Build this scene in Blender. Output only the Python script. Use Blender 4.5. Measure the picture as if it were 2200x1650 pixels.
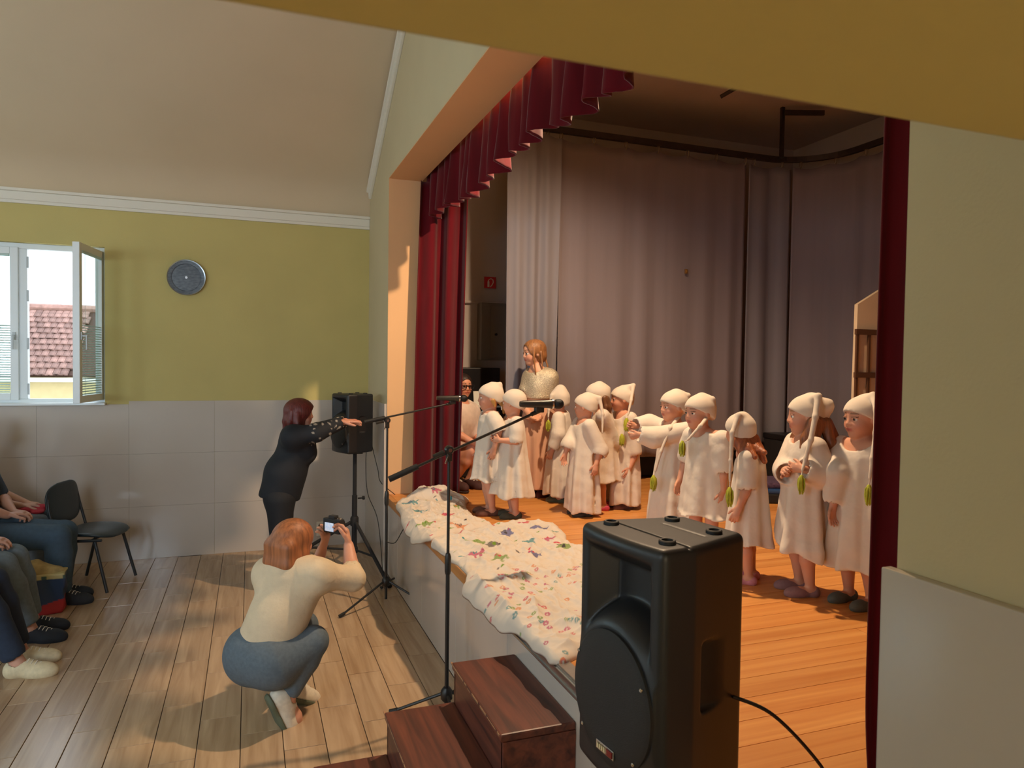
import bpy, bmesh, math, random
import numpy as np
from mathutils import Vector, Matrix, Euler
for o in list(bpy.data.objects): bpy.data.objects.remove(o)
scene = bpy.context.scene
C = scene.collection
PI = math.pi
rnd = random.Random(7)

# ------------------------------------------------------------------ camera
F = 1530.0
CAM_H = 1.9
_vy = np.array([537-1100, -(773-825), F]); _vy = _vy/np.linalg.norm(_vy)
_vx = np.array([4200, -(836-825), F]); _vx = _vx-_vy*(_vx@_vy); _vx /= np.linalg.norm(_vx)
_vz = np.cross(_vx, _vy)
if _vz[1] < 0: _vz = -_vz
CM = np.stack([_vx, _vy, _vz])            # world = CM @ (right, up, forward)
CP = np.array([0, 0, CAM_H])
cam_d = bpy.data.cameras.new('camera'); cam = bpy.data.objects.new('camera', cam_d); C.objects.link(cam)
cam_d.sensor_fit = 'HORIZONTAL'; cam_d.sensor_width = 36.0; cam_d.lens = 36.0*F/2200.0
cam_d.clip_start = 0.02; cam_d.clip_end = 200
_m = Matrix.Identity(4)
for i in range(3):
    _m[i][0] = CM[i, 0]; _m[i][1] = CM[i, 1]; _m[i][2] = -CM[i, 2]; _m[i][3] = CP[i]
cam.matrix_world = _m
cam_d.dof.use_dof = True; cam_d.dof.focus_distance = 4.6; cam_d.dof.aperture_fstop = 9.0
scene.camera = cam

def ray(px, py): return CM @ np.array([px-1100, -(py-825), F])
def onz(px, py, z):
    d = ray(px, py); return CP+d*((z-CP[2])/d[2])
def onx(px, py, x):
    d = ray(px, py); return CP+d*((x-CP[0])/d[0])
def ony(px, py, y):
    d = ray(px, py); return CP+d*((y-CP[1])/d[1])

# ------------------------------------------------------------------ view, world, large lights
scene.view_settings.view_transform = 'Standard'
scene.view_settings.look = 'None'
scene.view_settings.exposure = -0.02
scene.view_settings.gamma = 1.0
scene.view_settings.use_curve_mapping = False
world = bpy.data.worlds.new('world'); scene.world = world; world.use_nodes = True
_bg = world.node_tree.nodes['Background']
_bg.inputs['Color'].default_value = (0.80, 0.90, 1.0, 1); _bg.inputs['Strength'].default_value = 3.0
scene.cycles.max_bounces = 8; scene.cycles.diffuse_bounces = 5; scene.cycles.glossy_bounces = 3
scene.cycles.transmission_bounces = 6; scene.cycles.transparent_max_bounces = 8
scene.cycles.sample_clamp_indirect = 6.0
scene.cycles.use_denoising = True
scene.cycles.caustics_reflective = False; scene.cycles.caustics_refractive = False

def area(name, loc, direction, sx, sy, power, col):
    l = bpy.data.lights.new(name, 'AREA'); l.shape = 'RECTANGLE'; l.size = sx; l.size_y = sy
    l.energy = power; l.color = col
    o = bpy.data.objects.new(name, l); C.objects.link(o); o.location = loc
    o.rotation_euler = Vector(direction).to_track_quat('-Z', 'Y').to_euler()
    return o
DAY = (0.62, 0.82, 1.0)
# daylight entering through the hall's window openings (far, near and rear walls)
WIN_NEAR = (-1.95, -4.30, -6.60)
for _x, _p in ((-1.92, 0), (-4.40, 110), (-6.70, 70)):
    if _p: area('daylight', (_x, 7.74, 2.20), (0, -1, -0.12), 1.2, 1.3, _p, DAY)
for _x in WIN_NEAR:
    area('daylight', (_x, 0.16, 2.20), (0, 1, -0.12), 1.2, 1.3, 68, (0.66, 0.84, 1.0))
for _y in (2.2, 4.0, 5.8):
    area('daylight', (-9.25, _y, 2.20), (1, 0, -0.1), 1.2, 1.3, 13, DAY)
_p = bpy.data.lights.new('window_portal', 'AREA'); _p.shape = 'RECTANGLE'; _p.size = 1.25; _p.size_y = 1.40; _p.cycles.is_portal = True
_po = bpy.data.objects.new('window_portal', _p); C.objects.link(_po); _po.location = (-1.92, 7.78, 2.195); _po.rotation_euler = Vector((0, -1, 0)).to_track_quat('-Z', 'Y').to_euler()
# sun-warm stage floodlight (its housing is built further down)
LAMP = (2.3, 3.95, 4.42)
_l = bpy.data.lights.new('stage_flood', 'SPOT'); _l.energy = 600; _l.color = (1.0, 0.72, 0.46)
_l.spot_size = math.radians(150); _l.spot_blend = 0.75; _l.shadow_soft_size = 0.05
_o = bpy.data.objects.new('stage_flood', _l); C.objects.link(_o); _o.location = LAMP
_o.rotation_euler = Vector((-0.12, 0.10, -1)).to_track_quat('-Z', 'Y').to_euler()

# ------------------------------------------------------------------ helpers: objects
def setp(o, label=None, cat=None, group=None, kind=None):
    if label: o['label'] = label
    if cat: o['category'] = cat
    if group: o['group'] = group
    if kind: o['kind'] = kind
    return o
def empty(name, loc, label, cat, group=None, rz=0.0):
    o = bpy.data.objects.new(name, None); C.objects.link(o); o.location = loc; o.rotation_euler = (0, 0, rz)
    o.empty_display_size = 0.1
    return setp(o, label, cat, group)
def link(name, me, mat=None, parent=None, loc=None):
    o = bpy.data.objects.new(name, me); C.objects.link(o)
    if mat is not None and len(me.materials) == 0: me.materials.append(mat)
    if parent is not None: o.parent = parent
    if loc is not None: o.location = loc
    return o
def smooth(me, angle=None):
    me.polygons.foreach_set('use_smooth', [True]*len(me.polygons))
    if angle is not None:
        try: me.set_sharp_from_angle(angle=math.radians(angle))
        except Exception: pass
class MB:
    """collects primitive shapes into one bmesh"""
    def __init__(s): s.bm = bmesh.new()
    def box(s, c, d, rz=0.0, bev=0.0, rot=None):
        bm = bmesh.new(); bmesh.ops.create_cube(bm, size=1)
        for v in bm.verts: v.co = Vector((v.co.x*d[0], v.co.y*d[1], v.co.z*d[2]))
        if bev > 0: bmesh.ops.bevel(bm, geom=bm.edges[:], offset=bev, segments=2, affect='EDGES', profile=0.6)
        R = rot if rot is not None else Matrix.Rotation(rz, 3, 'Z')
        for v in bm.verts: v.co = R @ v.co+Vector(c)
        s._merge(bm); return s
    def _merge(s, bm):
        me = bpy.data.meshes.new('tmp'); bm.to_mesh(me); bm.free(); s.bm.from_mesh(me); bpy.data.meshes.remove(me)
    def tube(s, pts, r, n=10, r2=None, caps=True):
        pts = [Vector(p) for p in pts]; rings = []
        N = len(pts); prev = None
        for i, p in enumerate(pts):
            t = (pts[min(i+1, N-1)]-pts[max(i-1, 0)]).normalized()
            if prev is None:
                a = Vector((0, 0, 1)) if abs(t.z) < 0.9 else Vector((1, 0, 0))
                u = t.cross(a).normalized()
            else:
                u = (prev-t*prev.dot(t)).normalized()
            prev = u; w = t.cross(u)
            rr = (r[i] if isinstance(r, (list, tuple)) else (r if r2 is None else r+(r2-r)*i/(N-1)))
            rings.append([s.bm.verts.new(p+(u*math.cos(2*PI*k/n)+w*math.sin(2*PI*k/n))*rr) for k in range(n)])
        for a, b in zip(rings, rings[1:]):
            for k in range(n): s.bm.faces.new((a[k], a[(k+1) % n], b[(k+1) % n], b[k]))
        if caps:
            s.bm.faces.new(rings[0][::-1]); s.bm.faces.new(rings[-1])
        return s
    def lathe(s, prof, c=(0, 0, 0), n=24, axis=None, caps=True):
        R = Vector(axis).normalized().to_track_quat('Z', 'Y').to_matrix() if axis is not None else Matrix.Identity(3)
        rings = []
        for (r, z) in prof:
            rings.append([s.bm.verts.new(R @ Vector((max(r, 1e-4)*math.cos(2*PI*k/n), max(r, 1e-4)*math.sin(2*PI*k/n), z))+Vector(c)) for k in range(n)])
        for a, b in zip(rings, rings[1:]):
            for k in range(n): s.bm.faces.new((a[k], a[(k+1) % n], b[(k+1) % n], b[k]))
        if caps: s.bm.faces.new(rings[0][::-1]); s.bm.faces.new(rings[-1])
        return s
    def prism(s, poly, z0, z1):
        a = [s.bm.verts.new((x, y, z0)) for x, y in poly]; b = [s.bm.verts.new((x, y, z1)) for x, y in poly]
        n = len(poly)
        s.bm.faces.new(a[::-1]); s.bm.faces.new(b)
        for k in range(n): s.bm.faces.new((a[k], a[(k+1) % n], b[(k+1) % n], b[k]))
        return s
    def xf(s, M):
        for v in s.bm.verts: v.co = M @ v.co
        return s
    def mesh(s, name, sm=None):
        bmesh.ops.recalc_face_normals(s.bm, faces=s.bm.faces)
        me = bpy.data.meshes.new(name); s.bm.to_mesh(me); s.bm.free()
        if sm is not None: smooth(me, sm)
        return me
    def build(s, name, mat=None, parent=None, loc=None, sm=None):
        return link(name, s.mesh(name, sm), mat, parent, loc)
def mesh_np(name, V, Q, sm=True):
    me = bpy.data.meshes.new(name); V = np.asarray(V, np.float32); Q = np.asarray(Q, np.int32); k = Q.shape[1]
    me.vertices.add(len(V)); me.vertices.foreach_set('co', V.ravel())
    me.loops.add(Q.size); me.loops.foreach_set('vertex_index', Q.ravel())
    me.polygons.add(len(Q)); me.polygons.foreach_set('loop_start', np.arange(0, Q.size, k, dtype=np.int32))
    try: me.polygons.foreach_set('loop_total', np.full(len(Q), k, np.int32))
    except Exception: pass
    if sm: me.polygons.foreach_set('use_smooth', np.ones(len(Q), bool))
    me.update(calc_edges=True); me.validate()
    return me
def set_col(me, col):
    a = me.color_attributes.new('Col', 'FLOAT_COLOR', 'POINT')
    c = np.ones((len(me.vertices), 4), np.float32); c[:, :3] = col; a.data.foreach_set('color', c.ravel())
def srgb(r, g, b):
    f = lambda c: (c/12.92 if c <= 0.04045 else ((c+0.055)/1.055)**2.4)
    return (f(r/255), f(g/255), f(b/255))

# ------------------------------------------------------------------ helpers: materials
MATS = {}
def mat(name, col, rough=0.6, metal=0.0, var=0.0, vscale=8.0, bump=0.0, bscale=60.0, spec=0.5, sheen=0.0, trans=0.0,
        coat=0.0, rand=0.0, stretch=(1, 1, 1), col2=None, emit=None, estr=1.0, vcol=False, sss=0.0, bdist=0.01, detail=4.0):
    if name in MATS: return MATS[name]
    m = bpy.data.materials.new(name); m.use_nodes = True; MATS[name] = m
    nt = m.node_tree; N = nt.nodes; L = nt.links
    b = N['Principled BSDF']; out = N['Material Output']
    b.inputs['Roughness'].default_value = rough; b.inputs['Metallic'].default_value = metal
    b.inputs['Specular IOR Level'].default_value = spec
    if sheen: b.inputs['Sheen Weight'].default_value = sheen
    if coat: b.inputs['Coat Weight'].default_value = coat; b.inputs['Coat Roughness'].default_value = 0.15
    if sss: b.inputs['Subsurface Weight'].default_value = sss; b.inputs['Subsurface Radius'].default_value = (0.012, 0.005, 0.003); b.inputs['Subsurface Scale'].default_value = 1.0
    b.inputs['Base Color'].default_value = (*col, 1)
    if emit: b.inputs['Emission Color'].default_value = (*emit, 1); b.inputs['Emission Strength'].default_value = estr
    src = None
    if vcol:
        a = N.new('ShaderNodeVertexColor'); a.layer_name = 'Col'; src = a.outputs['Color']
    tc = N.new('ShaderNodeTexCoord'); mp = N.new('ShaderNodeMapping'); mp.inputs['Scale'].default_value = stretch
    L.new(tc.outputs['Object'], mp.inputs['Vector'])
    if var > 0 or col2 is not None:
        nz = N.new('ShaderNodeTexNoise'); nz.inputs['Scale'].default_value = vscale; nz.inputs['Detail'].default_value = detail
        L.new(mp.outputs['Vector'], nz.inputs['Vector'])
        if col2 is not None:
            mx = N.new('ShaderNodeMix'); mx.data_type = 'RGBA'
            rp = N.new('ShaderNodeValToRGB'); rp.color_ramp.elements[0].position = 0.35; rp.color_ramp.elements[1].position = 0.68
            L.new(nz.outputs['Fac'], rp.inputs['Fac']); L.new(rp.outputs['Color'], mx.inputs['Factor'])
            mx.inputs['A'].default_value = (*col, 1); mx.inputs['B'].default_value = (*col2, 1)
            if src is not None: L.new(src, mx.inputs['A'])
            src = mx.outputs['Result']
        if var > 0:
            h = N.new('ShaderNodeHueSaturation'); mr = N.new('ShaderNodeMapRange')
            mr.inputs['From Min'].default_value = 0.3; mr.inputs['From Max'].default_value = 0.7
            mr.inputs['To Min'].default_value = 1-var; mr.inputs['To Max'].default_value = 1+var
            L.new(nz.outputs['Fac'], mr.inputs['Value']); L.new(mr.outputs['Result'], h.inputs['Value'])
            h.inputs['Color'].default_value = (*col, 1)
            if src is not None: L.new(src, h.inputs['Color'])
            src = h.outputs['Color']
    if rand > 0:
        oi = N.new('ShaderNodeObjectInfo'); h = N.new('ShaderNodeHueSaturation'); mr = N.new('ShaderNodeMapRange')
        mr.inputs['To Min'].default_value = 1-rand; mr.inputs['To Max'].default_value = 1+rand
        L.new(oi.outputs['Random'], mr.inputs['Value']); L.new(mr.outputs['Result'], h.inputs['Value'])
        h.inputs['Color'].default_value = (*col, 1)
        if src is not None: L.new(src, h.inputs['Color'])
        src = h.outputs['Color']
    if src is not None: L.new(src, b.inputs['Base Color'])
    if bump > 0:
        n2 = N.new('ShaderNodeTexNoise'); n2.inputs['Scale'].default_value = bscale; n2.inputs['Detail'].default_value = 3
        L.new(mp.outputs['Vector'], n2.inputs['Vector'])
        bp = N.new('ShaderNodeBump'); bp.inputs['Strength'].default_value = bump; bp.inputs['Distance'].default_value = bdist
        L.new(n2.outputs['Fac'], bp.inputs['Height']); L.new(bp.outputs['Normal'], b.inputs['Normal'])
    if trans > 0:
        t = N.new('ShaderNodeBsdfTranslucent'); t.inputs['Color'].default_value = (*col, 1)
        if src is not None: L.new(src, t.inputs['Color'])
        ms = N.new('ShaderNodeMixShader'); ms.inputs['Fac'].default_value = trans
        L.new(b.outputs['BSDF'], ms.inputs[1]); L.new(t.outputs['BSDF'], ms.inputs[2]); L.new(ms.outputs['Shader'], out.inputs['Surface'])
    return m
def wood(name, c1, c2, rough=0.45, ring=14.0, along='x', knots=True, rand=0.10, coat=0.0):
    """plank wood: long grain, knots, tone changing from plank to plank"""
    if name in MATS: return MATS[name]
    m = bpy.data.materials.new(name); m.use_nodes = True; MATS[name] = m
    nt = m.node_tree; N = nt.nodes; L = nt.links; b = N['Principled BSDF']
    b.inputs['Roughness'].default_value = rough
    if coat: b.inputs['Coat Weight'].default_value = coat; b.inputs['Coat Roughness'].default_value = 0.2
    tc = N.new('ShaderNodeTexCoord'); oi = N.new('ShaderNodeObjectInfo')
    ad = N.new('ShaderNodeVectorMath'); ad.operation = 'ADD'
    cm = N.new('ShaderNodeCombineXYZ'); mu = N.new('ShaderNodeMath'); mu.operation = 'MULTIPLY'; mu.inputs[1].default_value = 40
    L.new(oi.outputs['Random'], mu.inputs[0]); L.new(mu.outputs[0], cm.inputs[0]); L.new(mu.outputs[0], cm.inputs[1]); L.new(mu.outputs[0], cm.inputs[2])
    L.new(tc.outputs['Object'], ad.inputs[0]); L.new(cm.outputs[0], ad.inputs[1])
    mp = N.new('ShaderNodeMapping'); s = {'x': (0.6, 9, 9), 'y': (9, 0.6, 9)}[along]; mp.inputs['Scale'].default_value = s
    L.new(ad.outputs[0], mp.inputs['Vector'])
    nz = N.new('ShaderNodeTexNoise'); nz.inputs['Scale'].default_value = ring/4; nz.inputs['Detail'].default_value = 6; nz.inputs['Distortion'].default_value = 0.6
    L.new(mp.outputs['Vector'], nz.inputs['Vector'])
    rp = N.new('ShaderNodeValToRGB'); rp.color_ramp.elements[0].position = 0.30; rp.color_ramp.elements[1].position = 0.72
    rp.color_ramp.elements[0].color = (*c2, 1); rp.color_ramp.elements[1].color = (*c1, 1)
    L.new(nz.outputs['Fac'], rp.inputs['Fac']); src = rp.outputs['Color']
    if knots:
        mk = N.new('ShaderNodeMapping'); mk.inputs['Scale'].default_value = {'x': (1.6, 4.2, 1), 'y': (4.2, 1.6, 1)}[along]
        L.new(ad.outputs[0], mk.inputs['Vector'])
        vo = N.new('ShaderNodeTexVoronoi'); vo.inputs['Scale'].default_value = 1.5; vo.inputs['Randomness'].default_value = 1
        L.new(mk.outputs['Vector'], vo.inputs['Vector'])
        kr = N.new('ShaderNodeValToRGB'); kr.color_ramp.elements[0].position = 0.035; kr.color_ramp.elements[1].position = 0.085
        kr.color_ramp.elements[0].color = (1, 1, 1, 1); kr.color_ramp.elements[1].color = (0, 0, 0, 1)
        L.new(vo.outputs['Distance'], kr.inputs['Fac'])
        mx = N.new('ShaderNodeMix'); mx.data_type = 'RGBA'; mx.inputs['B'].default_value = (c2[0]*0.35, c2[1]*0.22, c2[2]*0.2, 1)
        L.new(kr.outputs['Color'], mx.inputs['Factor']); L.new(src, mx.inputs['A']); src = mx.outputs['Result']
    h = N.new('ShaderNodeHueSaturation'); mr = N.new('ShaderNodeMapRange')
    mr.inputs['To Min'].default_value = 1-rand; mr.inputs['To Max'].default_value = 1+rand
    L.new(oi.outputs['Random'], mr.inputs['Value']); L.new(mr.outputs['Result'], h.inputs['Value']); L.new(src, h.inputs['Color'])
    L.new(h.outputs['Color'], b.inputs['Base Color'])
    bp = N.new('ShaderNodeBump'); bp.inputs['Strength'].default_value = 0.15; bp.inputs['Distance'].default_value = 0.003
    L.new(nz.outputs['Fac'], bp.inputs['Height']); L.new(bp.outputs['Normal'], b.inputs['Normal'])
    return m
def glass(name, tint=(0.9, 0.97, 0.95), rough=0.0, fac=0.08):
    if name in MATS: return MATS[name]
    m = bpy.data.materials.new(name); m.use_nodes = True; MATS[name] = m
    nt = m.node_tree; N = nt.nodes; L = nt.links; N.remove(N['Principled BSDF'])
    t = N.new('ShaderNodeBsdfTransparent'); t.inputs['Color'].default_value = (*tint, 1)
    g = N.new('ShaderNodeBsdfGlossy'); g.inputs['Roughness'].default_value = rough
    ms = N.new('ShaderNodeMixShader'); ms.inputs['Fac'].default_value = fac
    L.new(t.outputs[0], ms.inputs[1]); L.new(g.outputs[0], ms.inputs[2]); L.new(ms.outputs[0], N['Material Output'].inputs['Surface'])
    return m
def wavy(me, amp, scale, seed=0):
    pass

# ================================================================== THE SETTING
PX, FAR, NEAR = 1.16, 7.49, 0.45           # stage-front wall plane, far side wall, near side wall
OP0, OP1, OPZ = 1.01, 6.40, 3.54           # stage opening
SZ = 0.70                                  # stage floor height
def S(o): o['kind'] = 'structure'; return o
m_yellow = mat('wall_paint_yellow', srgb(194, 178, 112), 0.75, var=0.04, vscale=2.0, bump=0.08, bscale=120)
m_cream = mat('wall_paint_cream', srgb(200, 186, 150), 0.8, var=0.03, vscale=2.0, bump=0.08, bscale=120)
m_ceil = mat('ceiling_paint', srgb(204, 184, 154), 0.85, var=0.03, vscale=1.5, bump=0.05, bscale=90)
m_stagewall = mat('stage_wall_paint', srgb(188, 176, 170), 0.85, var=0.05, vscale=1.5)
m_tilewhite = mat('gloss_wall_tile', srgb(194, 184, 174), 0.10, var=0.02, vscale=3.0, spec=0.5, rand=0.015)
m_grout = mat('grout', srgb(150, 145, 132), 0.9)
m_trim = mat('white_trim', srgb(226, 220, 206), 0.6)
m_peach = mat('soffit_peach', srgb(222, 176, 128), 0.8, var=0.02, vscale=2)

# ---- hall floor: wood-look tiles, each one laid on the screed
m_floor = wood('floor_tile_wood_look', srgb(192, 164, 132), srgb(160, 130, 100), rough=0.22, ring=9, along='y', knots=False, rand=0.05)
m_fgrout = mat('floor_grout', srgb(74, 60, 48), 0.7)
m_floor_far = mat('floor_screed', srgb(150, 118, 84), 0.4, var=0.1, vscale=4, stretch=(5, 1, 1))
fl = S(MB().box((-1.2, 3.9, -0.056), (16.0, 7.8, 0.1)).build('floor', m_fgrout))
TW, TL = 0.20, 0.60
me_t = MB().box((0, 0, -0.006), (TW-0.004, TL-0.004, 0.012), bev=0.0015).mesh('floor_tile'); me_t.materials.append(m_floor)
k = 0
for i in range(20):
    x = PX-TW*(i+0.5)
    y = FAR+TL*((i*0.37) % 1.0)
    y0s = y
    while y0s > 0.7:
        a, b = max(y0s-TL, 0.6), min(y0s, FAR)
        if b-a > 0.03:
            t = link('floor_tile', me_t, None, fl, (x, (a+b)/2, 0))
            if b-a < TL-0.01: t.scale = (1, (b-a)/TL, 1)
        y0s -= TL
S(MB().box((-5.97, 3.9, -0.03), (6.26, 7.4, 0.06)).build('floor_rear', m_floor_far))

# ---- far side wall with its windows, dado tiles, picture rail
WZ0, WZ1 = 1.47, 2.92
WINS = (-1.92, -4.40, -6.70)
w = MB(); T = 0.30; yc = FAR+T/2
xs = [-9.1]
for c in sorted(WINS): xs += [c-0.66, c+0.66]
xs.append(PX)
for a, b in zip(xs[::2], xs[1::2]): w.box(((a+b)/2, yc, 1.8), (b-a, T, 3.6))
for c in WINS:
    w.box((c, yc, WZ0/2), (1.32, T, WZ0)); w.box((c, yc, (WZ1+3.6)/2), (1.32, T, 3.6-WZ1))
wf = S(w.build('wall_far', m_yellow))
DZ = 1.50; NR = 3
for i in range(14):
    x1 = PX-0.002-i*0.74; x0 = x1-0.74
    for r in range(NR):
        z0, z1 = r*0.5, (r+1)*0.5
        if r == 2 and any(x0 < c+0.66 and x1 > c-0.66 for c in WINS): z1 = min(z1, WZ0)
        if r == 2 and z1 == DZ: pass
        link('wall_tile', MB().box(((x0+x1)/2, FAR-0.006, (z0+z1)/2), (0.7388, 0.012, z1-z0-0.0012), bev=0.0006).mesh('wall_tile'), m_tilewhite, wf)
rail = MB(); rail.box((-3.97, FAR-0.018, 3.325), (10.26, 0.036, 0.075), bev=0.008); rail.box((-3.97, FAR-0.03, 3.375), (10.26, 0.06, 0.028), bev=0.008)
rail.box((-3.97, FAR-0.012, 3.275), (10.26, 0.024, 0.03), bev=0.006)
S(rail.build('trim_1', m_trim))

# ---- hall ceiling: coved, then sloping up to the ridge
prof = [(7.49, 3.38), (7.475, 3.50), (7.42, 3.62), (7.33, 3.71), (7.15, 3.83), (3.97, 5.70), (0.79, 3.83), (0.61, 3.71), (0.52, 3.62), (0.465, 3.50), (0.45, 3.38)]
outer = [(0.2, 3.38), (0.2, 3.9), (3.97, 6.0), (7.8, 3.9), (7.8, 3.38)]
c = MB(); poly = prof+outer
a = [c.bm.verts.new((-9.1, y, z)) for y, z in poly]; b = [c.bm.verts.new((PX, y, z)) for y, z in poly]
for i in range(len(poly)): c.bm.faces.new((a[i], a[(i+1) % len(poly)], b[(i+1) % len(poly)], b[i]))
S(c.build('ceiling', m_ceil, sm=35))

# ---- stage-front wall (proscenium)
w = MB()
w.box((PX+0.15, (OP1+FAR)/2+0.15, 3.0), (0.30, FAR-OP1+0.30, 6.0))
w.box((PX+0.15, (0.05+OP0)/2, 3.0), (0.30, OP0-0.05, 6.0))
w.box((PX+0.15, (OP0+OP1)/2, (OPZ+6)/2), (0.30, OP1-OP0, 6-OPZ))
ws = S(w.build('wall_stage_front', m_cream))
# dado tiles on the near pier and the far pier
for (y0, y1) in ((0.46, 1.025), (6.405, 7.47)):
    link('wall_tile', MB().box((PX-0.012, (y0+y1)/2, 0.76), (0.024, y1-y0, 1.52), bev=0.004).mesh('wall_tile'), m_tilewhite, ws)
# peach paint of the soffit and of the reveal is a thin skim coat
link('soffit_skim', MB().box((PX+0.15, (OP0+OP1)/2, OPZ-0.003), (0.298, OP1-OP0, 0.006)).mesh('skim'), m_peach, ws)
link('reveal_skim', MB().box((PX+0.15, OP1-0.003, (SZ+OPZ)/2), (0.298, 0.006, OPZ-SZ)).mesh('skim'), m_peach, ws)
# sloping moulding where wall meets ceiling
mo = MB()
for (ya, za, yb, zb) in ((7.40, 3.60, 3.97, 5.615), (3.97, 5.615, 0.54, 3.60)):
    L_ = math.hypot(yb-ya, zb-za); ang = math.atan2(zb-za, yb-ya)
    R = Matrix.Rotation(ang, 3, 'X')
    mo.box((PX-0.014, (ya+yb)/2, (za+zb)/2), (0.028, L_, 0.11), rot=R, bev=0.006)
    mo.box((PX-0.024, (ya+yb)/2, (za+zb)/2+0.035), (0.048, L_, 0.035), rot=R, bev=0.006)
S(mo.build('trim_2', m_trim))

# ---- near side wall with the doorway the photograph is taken from
w = MB(); LZ = 2.105
xs = [-9.1]
for c in sorted(WIN_NEAR): xs += [c-0.66, c+0.66]
xs.append(-0.355)
for a, b in zip(xs[::2], xs[1::2]): w.box(((a+b)/2, 0.35, 2.0), (b-a, 0.2, 4.0))
for c in WIN_NEAR: w.box((c, 0.35, WZ0/2), (1.32, 0.2, WZ0)); w.box((c, 0.35, (WZ1+4)/2), (1.32, 0.2, 4-WZ1))
w.box(((0.82+PX)/2, 0.35, 2.0), (PX-0.82, 0.2, 4.0))
w.box((0.235, 0.35, (LZ+4)/2), (1.18, 0.2, 4-LZ), bev=0.006)
S(w.build('wall_near', m_yellow))
w = MB()   # unseen passage behind the doorway, added to keep sky light off the soffit
w.box((-1.15, -0.75, 1.4), (0.1, 2.1, 2.8)); w.box((1.55, -0.75, 1.4), (0.1, 2.1, 2.8)); w.box((0.2, -1.75, 1.4), (2.8, 0.1, 2.8)); w.box((0.2, -0.75, 2.75), (2.8, 2.1, 0.1))
w.box((1.18, 0.27, 1.4), (0.78, 0.06, 2.8)); w.box((-0.8, 0.27, 1.4), (0.8, 0.06, 2.8)); w.box((0.2, 0.27, 2.5), (1.3, 0.06, 0.7))
S(w.build('wall_passage_added', m_yellow))
S(MB().box((0.2, -0.75, -0.05), (2.8, 2.2, 0.1)).build('floor_passage', m_floor_far))
# ---- rear wall of the hall with three windows
w = MB(); yy = [0.2]
for c in (2.2, 4.0, 5.8): yy += [c-0.66, c+0.66]
yy.append(7.8)
for a, b in zip(yy[::2], yy[1::2]): w.box((-9.2, (a+b)/2, 3.0), (0.2, b-a, 6.0))
for c in (2.2, 4.0, 5.8): w.box((-9.2, c, WZ0/2), (0.2, 1.32, WZ0)); w.box((-9.2, c, (WZ1+6)/2), (0.2, 1.32, 6-WZ1))
S(w.build('wall_rear', m_cream))

# ---- stage: side, back, near walls and ceiling
S(MB().box((4.0, FAR+0.15, 2.4), (5.4, 0.30, 4.8)).build('wall_stage_far', m_stagewall))
S(MB().box((6.7, 3.9, 2.4), (0.2, 7.6, 4.8)).build('wall_stage_back', m_stagewall))
S(MB().box((4.0, 0.30, 2.4), (5.2, 0.2, 4.8)).build('wall_stage_near', m_stagewall))
S(MB().box((4.0, 3.9, 4.75), (5.6, 7.6, 0.1)).build('ceiling_stage', m_stagewall))

# ---- stage floor planks, nosing, tiled front
m_plank = wood('stage_plank_pine', srgb(224, 160, 90), srgb(200, 126, 60), rough=0.36, ring=10, along='x', knots=True, rand=0.09)
m_nose = wood('stage_nosing_wood', srgb(206, 146, 84), srgb(176, 112, 58), rough=0.4, ring=10, along='y', knots=False, rand=0.02)
m_gap = mat('stage_underfloor', srgb(70, 42, 22), 0.8)
sf = S(MB().box((3.9, 3.95, SZ-0.06), (5.4, 7.08, 0.08)).build('floor_stage', m_gap))
PW = 0.135
me_p = MB().box((0, 0, -0.010), (1.0, PW-0.0025, 0.020)).mesh('plank'); me_p.materials.append(m_plank)
y = 0.47
while y < FAR-0.02:
    cut = 2.2+rnd.random()*3.4; x0, x1 = PX+0.03, 6.58
    for a, b in ((x0, cut), (cut, x1)):
        t = link('plank', me_p, None, sf, ((a+b)/2, y+PW/2, SZ)); t.scale = (b-a-0.002, 1, 1)
    y += PW
fr = S(MB().box((PX+0.03, 3.97, 0.30), (0.03, 7.0, 0.60)).build('stage_front', m_grout))
ys = 0.47
while ys < FAR-0.02:
    ye = min(ys+0.90, FAR)
    link('front_tile', MB().box((PX+0.007, (ys+ye)/2, 0.315), (0.014, ye-ys-0.003, 0.626), bev=0.002).mesh('front_tile'), m_tilewhite, fr)
    ys = ye
S(MB().box((PX+0.010, 4.80, SZ-0.034), (0.045, 3.2, 0.066), bev=0.006).build('stage_nosing', m_nose))
m_alu = mat('aluminium', srgb(190, 188, 184), 0.3, metal=1.0, var=0.05, vscale=30)
al = MB(); al.box((PX+0.006, 2.10, SZ-0.030), (0.030, 2.18, 0.060), bev=0.003); al.box((PX+0.022, 2.10, SZ+0.003), (0.055, 2.18, 0.006), bev=0.002)
al.box((PX-0.012, 2.10, SZ-0.012), (0.008, 2.18, 0.010), bev=0.002); al.box((PX-0.012, 2.10, SZ-0.048), (0.008, 2.18, 0.010), bev=0.002)
S(al.build('stage_edge_profile', m_alu))

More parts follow.
